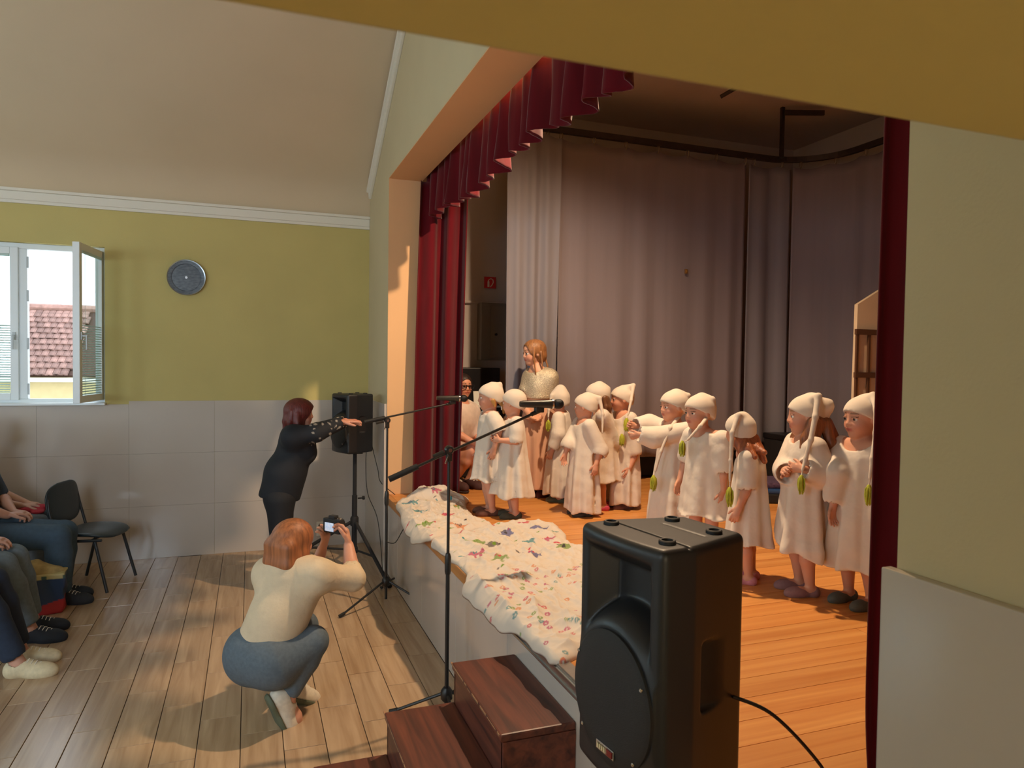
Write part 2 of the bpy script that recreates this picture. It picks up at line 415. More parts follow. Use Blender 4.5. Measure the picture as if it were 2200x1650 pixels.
# ---- the window in view: frame, mullion, closed sash, open sash, blinds, handles, sill
m_pvc = mat('window_frame_white', srgb(226, 232, 234), 0.35)
m_glass = glass('window_glass')
m_blind = mat('blind_slat', srgb(206, 220, 214), 0.5, trans=0.35)
m_handle = mat('window_handle', srgb(180, 186, 188), 0.35)
def sash(parent, w, h, rz, loc, blind_h, handle_side):
    """a sash whose hinge edge is at local x=0 and which reaches to local x=-w"""
    s = MB(); fw, d = 0.062, 0.055
    for (cx, cz, sx, sz) in ((-fw/2, h/2, fw, h), (-w+fw/2, h/2, fw, h), (-w/2, fw/2, w-2*fw, fw), (-w/2, h-fw/2, w-2*fw, fw)):
        s.box((cx, 0, cz), (sx, d, sz), bev=0.004)
    o = s.build('sash', m_pvc, parent, loc); o.rotation_euler = (0, 0, rz)
    MB().box((-w/2, 0.004, h/2), (w-2*fw+0.01, 0.012, h-2*fw+0.01)).build('pane', m_glass, o)
    bl = MB(); n = int(blind_h/0.022)
    for k in range(n): bl.box((-w/2, -0.020, fw+0.012+k*0.022), (w-2*fw-0.006, 0.014, 0.0012), rot=Matrix.Rotation(0.6, 3, 'X'))
    for q in (0.25, 0.75): bl.box((-w*q, -0.020, h/2), (0.002, 0.002, h-2*fw))
    bl.box((-w/2, -0.022, h-fw-0.012), (w-2*fw-0.006, 0.018, 0.022), bev=0.002)
    b = bl.build('blind', m_blind, o); b['kind'] = 'stuff'
    hx = -w+fw/2 if handle_side < 0 else -fw/2
    hd = MB(); hd.box((hx, -0.034, h*0.42), (0.026, 0.012, 0.07), bev=0.003); hd.box((hx, -0.055, h*0.42), (0.016, 0.04, 0.016), bev=0.003)
    hd.box((hx, -0.072, h*0.42-0.055), (0.018, 0.014, 0.13), bev=0.005)
    hd.build('handle', m_handle, o)
    return o
for n, cx in enumerate(WINS):
    wn = bpy.data.objects.new('window_%d' % (n+1), None); C.objects.link(wn); S(wn)
    wn.location = (cx, FAR+0.10, WZ0)
    f = MB(); W, H_ = 1.32, WZ1-WZ0
    for (x, z, sx, sz) in ((-W/2+0.025, H_/2, 0.05, H_), (W/2-0.025, H_/2, 0.05, H_), (0, 0.025, W-0.1, 0.05), (0, H_-0.025, W-0.1, 0.05), (0, H_/2, 0.07, H_-0.1)):
        f.box((x, 0, z), (sx, 0.07, sz), bev=0.004)
    f.build('frame', m_pvc, wn)
    MB().box((0, -0.085, 0.006), (W+0.02, 0.18, 0.022), bev=0.005).build('sill', m_pvc, wn)
    sh = H_-0.08
    if n == 0:
        sash(wn, 0.60, sh, 0, (-0.03, -0.03, 0.04), 0.62, 1)
        sash(wn, 0.60, sh, math.radians(82), (W/2-0.04, -0.045, 0.04), 0.62, -1)
        hg = MB()
        for z in (0.14, 0.55, 0.98, 1.28): hg.box((0.042, -0.045, z), (0.018, 0.02, 0.10), bev=0.003)
        hg.build('latch_keep', m_handle, wn)
    else:
        sash(wn, 0.60, sh, 0, (-0.03, -0.03, 0.04), 0.5, 1); sash(wn, 0.60, sh, 0, (W/2-0.04, -0.03, 0.04), 0.5, -1)

# ---- outside the window: the neighbour's tiled roof
nb = empty('neighbour_house', (-3.4, 14.6, 0), 'neighbouring house with a red tiled roof seen through the open window', 'house')
m_rt = mat('roof_tile_clay', srgb(150, 116, 106), 0.85, var=0.3, vscale=9, rand=0.3)
m_house = mat('house_render', srgb(196, 178, 132), 0.9, var=0.05)
m_gut = mat('gutter_zinc', srgb(200, 196, 188), 0.5)
MB().box((0, 1.7, 0.55), (7.0, 3.2, 2.1)).build('house_wall', m_house, nb)
MB().box((0, -0.02, 1.50), (7.4, 0.09, 0.08), bev=0.02).build('gutter', m_gut, nb)
MB().tube([(-0.35, 0.03, 1.5), (-0.35, 0.08, 1.2), (-0.35, 0.08, -0.4)], 0.035, 8).build('downpipe', m_gut, nb)
rfd = MB(); sl = math.radians(33); rfd.box((0, 0.02+1.12*math.cos(sl), 1.60+1.12*math.sin(sl)-0.03), (7.2, 2.25, 0.04), rot=Matrix.Rotation(sl, 3, 'X'))
rd = rfd.build('roof_deck', mat('roof_batten', srgb(80, 56, 46), 0.9), nb)
tb = MB()
for k in range(5):
    a0 = PI*k/4; tb.box((0.035*math.cos(a0), 0, 0.012*math.sin(a0)), (0.05, 0.29, 0.014))
me_rt = tb.mesh('roof_tile'); me_rt.materials.append(m_rt)
for r in range(11):
    d = 0.06+r*0.20
    for cidx in range(12):
        t = link('roof_tile', me_rt, None, rd, (-0.95+cidx*0.115+0.05*(r % 2)+rnd.uniform(-.006, .006), 0.02+d*math.cos(sl), 1.62+d*math.sin(sl)+rnd.uniform(0, .008)))
        t.rotation_euler = (sl-0.09, rnd.uniform(-.03, .03), 0)
MB().tube([(-3.6, 1.95, 2.88), (3.6, 1.95, 2.88)], 0.08, 8).build('ridge', m_rt, nb)

# ---- unseen fill lamp behind the camera, added to brighten the lintel soffit
pl_ = empty('soffit_fill_lamp', (0.3, -1.66, 1.5), 'added unseen fill lamp behind the doorway, brightening the lintel soffit', 'lamp')
MB().lathe([(0.12, 0), (0.12, 0.03), (0.10, 0.035)], (0, -0.035, 0), 24, (0, 1, 0)).build('base', m_trim, pl_, sm=40)
MB().lathe([(0.10, 0), (0.11, 0.03), (0.09, 0.07), (0.05, 0.09), (0.001, 0.095)], (0, 0.0, 0), 24, (0, 1, 0)).build('shade', mat('fill_lamp_glow', srgb(240, 220, 180), 0.4, emit=(1.0, 0.84, 0.60), estr=150.0), pl_, sm=60)

# ================================================================== implicit-surface modeller (smooth, continuous bodies)
class Field:
    def __init__(s, lo, hi, h):
        s.h = h; s.lo = np.array(lo, float)-3*h; n = np.ceil((np.array(hi, float)+3*h-s.lo)/h).astype(int)+1
        s.n = n; s.F = np.full(n, 9.0, np.float32)
    def _sub(s, lo, hi):
        a = np.maximum(np.floor((np.array(lo)-s.lo)/s.h).astype(int), 0); b = np.minimum(np.ceil((np.array(hi)-s.lo)/s.h).astype(int)+1, s.n)
        if np.any(b <= a): return None, None
        g = [(s.lo[i]+s.h*np.arange(a[i], b[i])).astype(np.float32) for i in range(3)]
        X, Y, Z = np.meshgrid(*g, indexing='ij', sparse=True)
        return (slice(a[0], b[0]), slice(a[1], b[1]), slice(a[2], b[2])), (X, Y, Z)
    def put(s, sl, d, k, op):
        A = s.F[sl]; d = np.broadcast_to(d, A.shape).astype(np.float32)
        if op == 'sub':
            d = -d
            if k > 0:
                hh = np.maximum(k-np.abs(A-d), 0)/k; s.F[sl] = np.maximum(A, d)+hh*hh*k*0.25
            else: s.F[sl] = np.maximum(A, d)
        elif op == 'cut':
            s.F[sl] = np.maximum(A, d)
        else:
            if k > 0:
                hh = np.maximum(k-np.abs(A-d), 0)/k; s.F[sl] = np.minimum(A, d)-hh*hh*k*0.25
            else: s.F[sl] = np.minimum(A, d)
    def cone(s, a, b, ra, rb, k=0.0, op='add', sq=None):
        """tapered capsule; sq=(unit dir, factor): flattened along dir"""
        a = np.array(a, float); b = np.array(b, float); R = max(ra, rb)*(1.0 if sq is None else max(1, 1/1))+k+2.5*s.h
        sl, g = s._sub(np.minimum(a, b)-R, np.maximum(a, b)+R)
        if sl is None: return s
        X, Y, Z = g; ba = b-a; px, py, pz = X-a[0], Y-a[1], Z-a[2]; q = max(ba@ba, 1e-9)
        t = np.clip((px*ba[0]+py*ba[1]+pz*ba[2])/q, 0, 1)
        ex, ey, ez = px-t*ba[0], py-t*ba[1], pz-t*ba[2]
        if sq is not None:
            u, f = sq; w = (ex*u[0]+ey*u[1]+ez*u[2]); d = np.sqrt(np.maximum(ex*ex+ey*ey+ez*ez-w*w, 0)+(w/f)**2)
            d = (d-(ra+(rb-ra)*t))*(0.5+0.5*f)
        else: d = np.sqrt(ex*ex+ey*ey+ez*ez)-(ra+(rb-ra)*t)
        s.put(sl, d, k, op); return s
    def chain(s, pts, rs, k=0.0, op='add', sq=None):
        for i in range(len(pts)-1): s.cone(pts[i], pts[i+1], rs[i], rs[i+1], k, op, sq)
        return s
    def ell(s, c, r, R=None, k=0.0, op='add'):
        """ellipsoid, R = 3x3 rows are its axes"""
        c = np.array(c, float); r = np.array(r, float); m = max(r)+k+2.5*s.h
        sl, g = s._sub(c-m, c+m)
        if sl is None: return s
        X, Y, Z = g; x, y, z = X-c[0], Y-c[1], Z-c[2]
        if R is not None:
            x, y, z = (x*R[0][0]+y*R[0][1]+z*R[0][2]), (x*R[1][0]+y*R[1][1]+z*R[1][2]), (x*R[2][0]+y*R[2][1]+z*R[2][2])
        k0 = np.sqrt((x/r[0])**2+(y/r[1])**2+(z/r[2])**2); k1 = np.sqrt((x/r[0]**2)**2+(y/r[1]**2)**2+(z/r[2]**2)**2)+1e-6
        s.put(sl, k0*(k0-1)/k1, k, op); return s
    def rbox(s, c, hd, rad, R=None, k=0.0, op='add'):
        c = np.array(c, float); hd = np.array(hd, float); m = np.linalg.norm(hd)+rad+k+2.5*s.h
        sl, g = s._sub(c-m, c+m)
        if sl is None: return s
        X, Y, Z = g; x, y, z = X-c[0], Y-c[1], Z-c[2]
        if R is not None:
            x, y, z = (x*R[0][0]+y*R[0][1]+z*R[0][2]), (x*R[1][0]+y*R[1][1]+z*R[1][2]), (x*R[2][0]+y*R[2][1]+z*R[2][2])
        qx, qy, qz = np.abs(x)-hd[0]+rad, np.abs(y)-hd[1]+rad, np.abs(z)-hd[2]+rad
        d = np.sqrt(np.maximum(qx, 0)**2+np.maximum(qy, 0)**2+np.maximum(qz, 0)**2)+np.minimum(np.maximum(qx, np.maximum(qy, qz)), 0)-rad
        s.put(sl, d, k, op); return s
    def half(s, p, n, op='cut', lo=None, hi=None):
        """cut away the side the normal n points to (inside an optional box)"""
        sl, g = s._sub(s.lo if lo is None else lo, s.lo+s.h*s.n if hi is None else hi)
        if sl is None: return s
        X, Y, Z = g; n = np.array(n, float); n /= np.linalg.norm(n)
        s.put(sl, (X-p[0])*n[0]+(Y-p[1])*n[1]+(Z-p[2])*n[2], 0, op); return s
    def func(s, f, lo, hi, k=0.0, op='add'):
        sl, g = s._sub(lo, hi)
        if sl is None: return s
        s.put(sl, f(*g), k, op); return s
    def mesh(s, name, relax=1):
        F = s.F; h = s.h; sg = F < 0
        n = np.array(F.shape)-1
        cnt = np.zeros(n, np.int8)
        for i in (0, 1):
            for j in (0, 1):
                for k in (0, 1): cnt += sg[i:i+n[0], j:j+n[1], k:k+n[2]]
        act = (cnt > 0) & (cnt < 8); I = np.argwhere(act)
        idx = np.full(n, -1, np.int32); idx[act] = np.arange(len(I), dtype=np.int32)
        cv = {}
        for i in (0, 1):
            for j in (0, 1):
                for k in (0, 1): cv[(i, j, k)] = F[I[:, 0]+i, I[:, 1]+j, I[:, 2]+k]
        acc = np.zeros((len(I), 3)); num = np.zeros(len(I))
        for ax in range(3):
            for u in (0, 1):
                for v in (0, 1):
                    o0 = [0, 0, 0]; o1 = [0, 0, 0]; oth = [q for q in range(3) if q != ax]
                    o0[oth[0]] = o1[oth[0]] = u; o0[oth[1]] = o1[oth[1]] = v; o1[ax] = 1
                    a, b = cv[tuple(o0)], cv[tuple(o1)]; m = (a < 0) != (b < 0)
                    t = np.where(m, a/np.where(m, a-b, 1), 0)
                    p = np.zeros((len(I), 3)); p[:, oth[0]] = u; p[:, oth[1]] = v; p[:, ax] = t
                    acc += p*m[:, None]; num += m
        V = s.lo+h*(I+acc/np.maximum(num, 1)[:, None])
        Q = []
        for ax in range(3):
            b, c = [(1, 2), (2, 0), (0, 1)][ax]
            s0 = [slice(1, n[q]) for q in range(3)]; s0[ax] = slice(0, n[ax]); s1 = list(s0); s1[ax] = slice(1, n[ax]+1)
            A, B = sg[tuple(s0)], sg[tuple(s1)]
            for flip in (0, 1):
                E = np.argwhere(A & ~B if flip == 0 else ~A & B)
                if len(E) == 0: continue
                for q in range(3):
                    if q != ax: E[:, q] += 1
                def cell(db, dc):
                    e = E.copy(); e[:, b] -= db; e[:, c] -= dc; return idx[e[:, 0], e[:, 1], e[:, 2]]
                q4 = np.stack([cell(1, 1), cell(0, 1), cell(0, 0), cell(1, 0)], 1)
                Q.append(q4 if flip == 0 else q4[:, ::-1])
        Q = np.concatenate(Q); Q = Q[(Q >= 0).all(1)]
        for _ in range(relax):
            S_ = np.zeros_like(V); N_ = np.zeros(len(V))
            for i in range(4):
                for j in (1, 3):
                    np.add.at(S_, Q[:, i], V[Q[:, (i+j) % 4]]) if False else None
            e = np.concatenate([Q[:, [0, 1]], Q[:, [1, 2]], Q[:, [2, 3]], Q[:, [3, 0]]]); e = np.concatenate([e, e[:, ::-1]])
            for q in range(3): S_[:, q] = np.bincount(e[:, 0], V[e[:, 1], q], len(V))
            N_ = np.bincount(e[:, 0], minlength=len(V)); V = 0.5*V+0.5*S_/np.maximum(N_, 1)[:, None]
        s.V = V
        return mesh_np(name, V, Q)
def unit(v): v = np.array(v, float); return v/max(np.linalg.norm(v), 1e-9)

# ================================================================== CURTAINS
def velvet(name, col):
    m = mat(name, col, 0.85, var=0.18, vscale=14, sheen=0.2, spec=0.15, stretch=(1, 1, 0.15))
    return m
m_red = velvet('red_velvet', srgb(88, 3, 16))
m_back = mat('backdrop_cloth', srgb(138, 126, 130), 0.9, var=0.05, vscale=3, stretch=(3, 3, 0.2), trans=0.18)
m_back2 = mat('backdrop_cloth_pale', srgb(144, 138, 144), 0.9, var=0.05, vscale=3, stretch=(3, 3, 0.2), trans=0.25)
def resample(pts, n):
    pts = np.array(pts, float); d = np.r_[0, np.cumsum(np.linalg.norm(np.diff(pts, axis=0), axis=1))]
    t = np.linspace(0, d[-1], n); return np.stack([np.interp(t, d, pts[:, i]) for i in range(pts.shape[1])], 1), t
def sheet(name, top, bot, ztop, zbot, pleat, amp, m, seed=0, nz=40, parent=None, amp_top=0.5, sharp=1.0, thick=0.004, jitter=0.5, bulge=None):
    """hanging cloth: top and bottom plan paths, pleats deepening downwards"""
    rg = np.random.RandomState(seed)
    L = np.linalg.norm(np.diff(np.array(top), axis=0), axis=1).sum(); n = max(24, int(L/pleat*14))
    a, ta = resample(top, n); b, tb = resample(bot, n)
    ph = 2*PI*ta/pleat+np.cumsum(rg.uniform(-1, 1, n))*jitter*0.28*np.sqrt(14.0/14)
    am = 1+0.45*np.sin(ta*2.1/pleat*1.0+rg.rand()*6)*0.8
    tan = np.gradient(a, axis=0); tan /= np.linalg.norm(tan, axis=1)[:, None]; nor = np.stack([-tan[:, 1], tan[:, 0]], 1)
    zt = ztop(ta) if callable(ztop) else np.full(n, ztop); zb = zbot(ta) if callable(zbot) else np.full(n, zbot)
    V = []
    for k in range(nz+1):
        f = k/nz; c = a*(1-f)+b*f
        w = np.sin(ph+0.35*np.sin(3*f+ta*3)); w = np.sign(w)*np.abs(w)**sharp
        off = amp*(amp_top+(1-amp_top)*f)*am*w+0.25*amp*f*np.sin(ph*0.47+1+2*f)
        if bulge is not None: off = off+bulge(f, ta)
        p = c+nor*off[:, None]
        V.append(np.c_[p, zt+(zb-zt)*f])
    V = np.concatenate(V); i = np.arange(n-1); Q = []
    for k in range(nz): Q.append(np.stack([k*n+i, k*n+i+1, (k+1)*n+i+1, (k+1)*n+i], 1))
    me = mesh_np(name, V, np.concatenate(Q)); o = link(name, me, m, parent)
    md = o.modifiers.new('thickness', 'SOLIDIFY'); md.thickness = thick; md.offset = 0
    return o
# red valance under the soffit: scalloped, gathered hem
vz = lambda t: 3.14+0.035*np.sin(t*3.1)+0.022*np.sin(t*11.0+1)+0.03*np.abs(np.sin(t*5.2))
va = sheet('valance', [(1.525, OP1+0.10), (1.525, OP0-0.10)], [(1.52, OP1+0.10), (1.52, OP0-0.10)], OPZ+0.12, vz, 0.20, 0.055, m_red, 3, 26, amp_top=0.45, sharp=1.0, jitter=0.9, thick=0.006)
setp(va, 'dark red velvet valance with gathered hem along the top of the stage opening', 'valance')
rc = sheet('stage_curtain', [(1.42, 6.26), (1.60, 6.30), (1.84, 6.17)], [(1.36, 6.20), (1.56, 6.24), (1.76, 6.10)], OPZ-0.03, SZ+0.012, 0.17, 0.065, m_red, 5, 40, amp_top=0.7, sharp=1.0, thick=0.006)
setp(rc, 'tall red velvet stage curtain gathered at the far side behind the first microphone stand', 'curtain', 'red stage curtains')
rc2 = sheet('stage_curtain', [(1.475, 1.345), (1.62, 1.25), (1.95, 1.14)], [(1.465, 1.355), (1.62, 1.26), (1.95, 1.14)], OPZ-0.03, SZ+0.012, 0.12, 0.030, m_red, 8, 60, amp_top=0.8, sharp=1.0, thick=0.006,
            bulge=lambda f, t: -0.10*np.exp(-((f-1.0)/0.07)**2)*np.exp(-(t/0.12)**2))
setp(rc2, 'red velvet stage curtain hanging at the near edge beside the cream pier', 'curtain', 'red stage curtains')
# backdrop track, its hanger, and three backdrop curtains
TZ = 4.16
arc = [(5.9-0.62+0.62*math.sin(a_), 6.38-0.62+0.62*math.cos(a_)) for a_ in np.linspace(0, PI/2, 10)]
tp = [(2.2, 6.38)]+arc+[(5.9, 1.3)]
m_track = mat('dark_steel', srgb(52, 44, 40), 0.5, metal=0.3, var=0.2, vscale=20)
tr = empty('curtain_track', (2.2, 6.38, TZ), 'dark steel curtain track bending round the back of the stage', 'curtain track')
def bar_along(pts, w, h, z):
    pts = [Vector((p[0], p[1], z)) for p in pts]; mb = MB()
    rings = []
    for i, p in enumerate(pts):
        t = (pts[min(i+1, len(pts)-1)]-pts[max(i-1, 0)]).normalized(); n = Vector((-t.y, t.x, 0))
        rings.append([mb.bm.verts.new(p+n*sx*w/2+Vector((0, 0, sz*h/2))) for sx, sz in ((-1, -1), (1, -1), (1, 1), (-1, 1))])
    for a, b in zip(rings, rings[1:]):
        for k in range(4): mb.bm.faces.new((a[k], a[(k+1) % 4], b[(k+1) % 4], b[k]))
    mb.bm.faces.new(rings[0][::-1]); mb.bm.faces.new(rings[-1]); return mb
def relbuild(mb, name, m, parent, sm=None):
    o = mb.build(name, m, parent, sm=sm); o.matrix_parent_inverse = Matrix.Translation(-Vector(parent.location)) if parent.rotation_euler.z == 0 else (Matrix.Translation(parent.location) @ Matrix.Rotation(parent.rotation_euler.z, 4, 'Z')).inverted()
    return o
relbuild(bar_along(tp, 0.045, 0.058, TZ), 'rail', m_track, tr)
hx = ony(1679, 335, 6.30)
hb = MB(); hb.box((hx[0], 6.30, (TZ+4.70)/2), (0.035, 0.035, 4.70-TZ)); relbuild(hb, 'hanger', m_track, tr)
hb = MB(); hb.box((hx[0]+0.17, 6.16, 4.62), (0.42, 0.03, 0.05), rz=-0.35); relbuild(hb, 'bracket', m_track, tr)
hb = MB(); p_ = ony(1548, 208, 5.2); hb.tube([p_, p_+np.array([0.16, -0.12, 0.10])], 0.018, 8); hb.tube([p_+np.array([0.16, -0.12, 0.10]), (p_[0]+0.16, p_[1]-0.12, 4.72)], 0.014, 8); relbuild(hb, 'ceiling_rod', m_track, tr)
def cut_path(s0, s1, off=0.0):
    P_, t = resample(tp, 400); m = (t >= s0) & (t <= s1); return [tuple(p) for p in P_[m][::6]]
zb_ = lambda t: 0.97+0.02*np.sin(t*4)
def top_sag(t): return TZ-0.075-0.035*np.abs(np.sin(t*PI/0.36))
c1 = sheet('backdrop_curtain', [(2.26, 6.34), (2.80, 6.30)], [(2.28, 6.34), (2.74, 6.28)], top_sag, 0.74, 0.15, 0.032, m_back2, 11, 30, amp_top=0.35)
setp(c1, 'pale backdrop curtain gathered into close folds beside the fuse box', 'curtain', 'backdrop curtains')
c2 = sheet('backdrop_curtain', cut_path(0.60, 2.86), cut_path(0.60, 2.86), top_sag, zb_, 0.34, 0.015, m_back, 12, 30, amp_top=0.15, jitter=1.4)
setp(c2, 'wide taupe backdrop curtain hanging in shallow folds behind the children', 'curtain', 'backdrop curtains')
c3 = sheet('backdrop_curtain', cut_path(2.82, 3.40), cut_path(2.82, 3.40), top_sag, zb_, 0.26, 0.022, m_back2, 13, 30, amp_top=0.3)
setp(c3, 'greyer narrow strip of backdrop curtain where the track begins to bend', 'curtain', 'backdrop curtains')
c4 = sheet('backdrop_curtain', cut_path(3.36, 6.6), cut_path(3.36, 6.6), top_sag, zb_, 0.30, 0.020, m_back, 14, 30, amp_top=0.3, jitter=1.2)
setp(c4, 'taupe backdrop curtain running round the bend and along the back of the stage', 'curtain', 'backdrop curtains')
m_hook = mat('hook_string', srgb(120, 104, 84), 0.7)
hk = MB(); hk.tube([(0, 0, 0.03), (0.012, 0, 0.015), (0.010, 0, -0.02), (-0.004, 0, -0.055)], 0.006, 6); hk.tube([(0, 0, 0.03), (-0.016, 0, 0.01), (-0.020, 0, -0.03)], 0.004, 6)
me_hk = hk.mesh('hook'); me_hk.materials.append(m_hook)
P_, tt = resample(tp, 600)
for (o, s0, s1) in ((c1, 0.12, 0.55), (c2, 0.62, 2.85), (c3, 2.9, 3.4), (c4, 3.45, 6.2)):
    for s_ in np.arange(s0, s1, 0.36):
        p = P_[np.argmin(abs(tt-s_))]; link('hook', me_hk, None, o, (p[0], p[1], TZ-0.05))
g = ony(1474, 583, 6.345)
bq = MB(); bq.box((0, 0, 0), (0.030, 0.02, 0.046), bev=0.005); bq.box((0.006, -0.012, 0.0), (0.012, 0.008, 0.022), bev=0.002)
setp(bq.build('curtain_clip', mat('brass', srgb(190, 150, 92), 0.3, metal=0.9), None, tuple(g)), 'tiny brass clip on the wide backdrop curtain', 'clip')

# ================================================================== STAGE FURNITURE AT THE BACK
m_black = mat('black_lacquer', srgb(22, 20, 22), 0.35)
m_blackm = mat('black_matt', srgb(26, 25, 27), 0.75, var=0.1, vscale=20)
m_grey = mat('grey_steel_paint', srgb(112, 104, 94), 0.5)
m_white = mat('white_plain', srgb(224, 220, 210), 0.6)
fb = empty('fuse_box', (2.56, FAR-0.09, 2.24), 'grey metal fuse box with black switches on the stage wall', 'fuse box')
MB().box((0, 0.01, 0), (0.44, 0.16, 0.62), bev=0.006).build('case', m_grey, fb)
MB().box((0.03, -0.078, 0), (0.30, 0.012, 0.56), bev=0.004).build('door', m_grey, fb)
for i, (sx, sz) in enumerate(((0.09, 0.22), (0.09, 0.15), (0.09, 0.08), (0.09, 0.01), (0.09, -0.06), (-0.06, -0.03))):
    MB().lathe([(0.014, 0), (0.014, 0.02), (0.009, 0.03)], (sx, -0.083, sz), 10, (0, -1, 0)).build('switch', m_blackm, fb)
pp = MB(); pp.tube([(1.9, FAR-0.02, 2.56), (2.34, FAR-0.02, 2.56)], 0.018, 8); pp.tube([(2.34, FAR-0.02, 2.56), (2.72, FAR-0.02, 2.565)], 0.018, 8)
setp(pp.build('conduit', m_stagewall), 'thin painted conduit running into the top of the fuse box', 'pipe')
fs = empty('fire_sign', (2.48, FAR-0.012, 2.785), 'square red fire sign with white extinguisher symbol on stage wall', 'sign')
MB().box((0, 0, 0), (0.135, 0.008, 0.125), bev=0.002).build('plate', mat('sign_red', srgb(196, 36, 40), 0.5), fs)
sy = MB(); sy.box((-0.020, -0.006, -0.018), (0.022, 0.003, 0.060), bev=0.001); sy.box((-0.020, -0.006, 0.018), (0.012, 0.003, 0.014)); 
sy.tube([(-0.018, -0.006, 0.028), (0.008, -0.006, 0.044), (0.032, -0.006, 0.030), (0.036, -0.006, 0.002), (0.018, -0.006, -0.032), (0.002, -0.006, -0.046)], 0.0055, 6)
sy.build('symbol', m_white, fs)
pn = empty('upright_piano', (1.98, 7.26, SZ), 'black upright piano with sheet music half hidden by the far red curtain', 'piano')
MB().box((0, 0.02, 0.58), (1.0, 0.36, 1.14), bev=0.012).build('case', m_black, pn)
MB().box((0, -0.26, 0.70), (1.0, 0.24, 0.09), bev=0.01).build('key_bed', m_black, pn)
MB().box((0, -0.28, 0.752), (0.92, 0.14, 0.016), bev=0.003).build('keyboard', m_white, pn)
for sx in (-0.44, 0.44): MB().box((sx, -0.32, 0.33), (0.07, 0.07, 0.66), bev=0.008).build('leg', m_black, pn)
for sx, sz in ((-0.30, 0.92), (0.30, 0.83)): MB().box((sx, -0.19, sz), (0.20, 0.006, 0.15), rot=Matrix.Rotation(-0.2, 3, 'X')).build('sheet_music', m_white, pn)
# low black benches behind the backdrop and the folded mats in front of it
for (x0, x1, yy0, lab) in ((3.30, 4.55, 6.62, 'long low black bench under the wide backdrop curtain behind the reaching child'), (4.70, 6.10, 6.62, 'low black bench in the far back corner of the stage')):
    bn = empty('low_bench', ((x0+x1)/2, yy0+0.2, SZ), lab, 'bench', 'black benches behind the backdrop')
    MB().box((0, 0, 0.19), (x1-x0, 0.42, 0.34), bev=0.012).build('body', m_blackm, bn)
    MB().box((0, 0, 0.385), (x1-x0+0.02, 0.44, 0.05), bev=0.012).build('seat_pad', m_black, bn)
bn = empty('low_bench', (5.50, 5.6, SZ), 'black bench standing along the back of the stage near the child in the gap', 'bench', 'black benches behind the backdrop')
MB().box((0, 0, 0.22), (0.42, 1.5, 0.40), bev=0.012).build('body', m_blackm, bn)
MB().box((0, 0, 0.45), (0.44, 1.52, 0.06), bev=0.012).build('seat_pad', m_black, bn)
mtx = empty('folded_mat', (4.62, 5.14, SZ), 'folded mats, black below blue, with a purple speckled top, on the stage floor', 'mat', rz=-0.42)
MB().box((0, 0, 0.045), (0.95, 0.48, 0.085), bev=0.015).build('lower_mat', m_blackm, mtx)
MB().box((0, 0, 0.105), (0.94, 0.47, 0.035), bev=0.012).build('upper_mat', mat('mat_blue', srgb(36, 70, 120), 0.6), mtx)
MB().box((0, 0.03, 0.150), (0.92, 0.42, 0.055), bev=0.02).build('cover', mat('mat_speckle', srgb(92, 70, 96), 0.9, col2=srgb(60, 44, 70), vscale=60), mtx)
# painted house flat
hf = empty('house_flat', (5.20, 4.60, SZ), 'cream painted house flat with a brown lattice window at the right of the stage', 'stage prop')
m_flat = mat('flat_cream', srgb(206, 182, 150), 0.8, var=0.03); m_flatb = mat('flat_brown', srgb(82, 50, 26), 0.7)
fz = MB(); pl = [(-0.46, 0), (0.55, 0), (0.55, 1.95), (0.10, 2.02), (-0.44, 1.73)]
a = [fz.bm.verts.new((x, 0, z)) for x, z in pl]; b = [fz.bm.verts.new((x, 0.035, z)) for x, z in pl]; fz.bm.faces.new(a); fz.bm.faces.new(b[::-1])
for i in range(5): fz.bm.faces.new((a[i], b[i], b[(i+1) % 5], a[(i+1) % 5]))
fz.build('panel', m_flat, hf)
for z in (1.50, 1.14, 0.78): MB().box((-0.19, -0.014, z), (0.56, 0.022, 0.045)).build('lattice_bar', m_flatb, hf)
for x in (-0.46, -0.33, -0.22, -0.09, 0.05): MB().box((x+0.01, -0.012, 1.14), (0.022, 0.018, 0.72)).build('lattice_bar', m_flatb, hf)
# stage floodlight housing
fd = empty('stage_floodlight', LAMP, 'black floodlight hanging from the stage ceiling behind the valance', 'lamp')
fm = MB(); fm.lathe([(0.05, 0.20), (0.085, 0.16), (0.095, 0.06), (0.11, 0.02), (0.11, 0.014), (0.10, 0.014), (0.08, 0.06), (0.05, 0.10)], (0, 0, 0), 20); fm.build('housing', m_blackm, fd, sm=40)
fm = MB(); fm.tube([(0, 0, 0.19), (0, 0, 0.70)], 0.012, 8); fm.build('rod', m_blackm, fd)

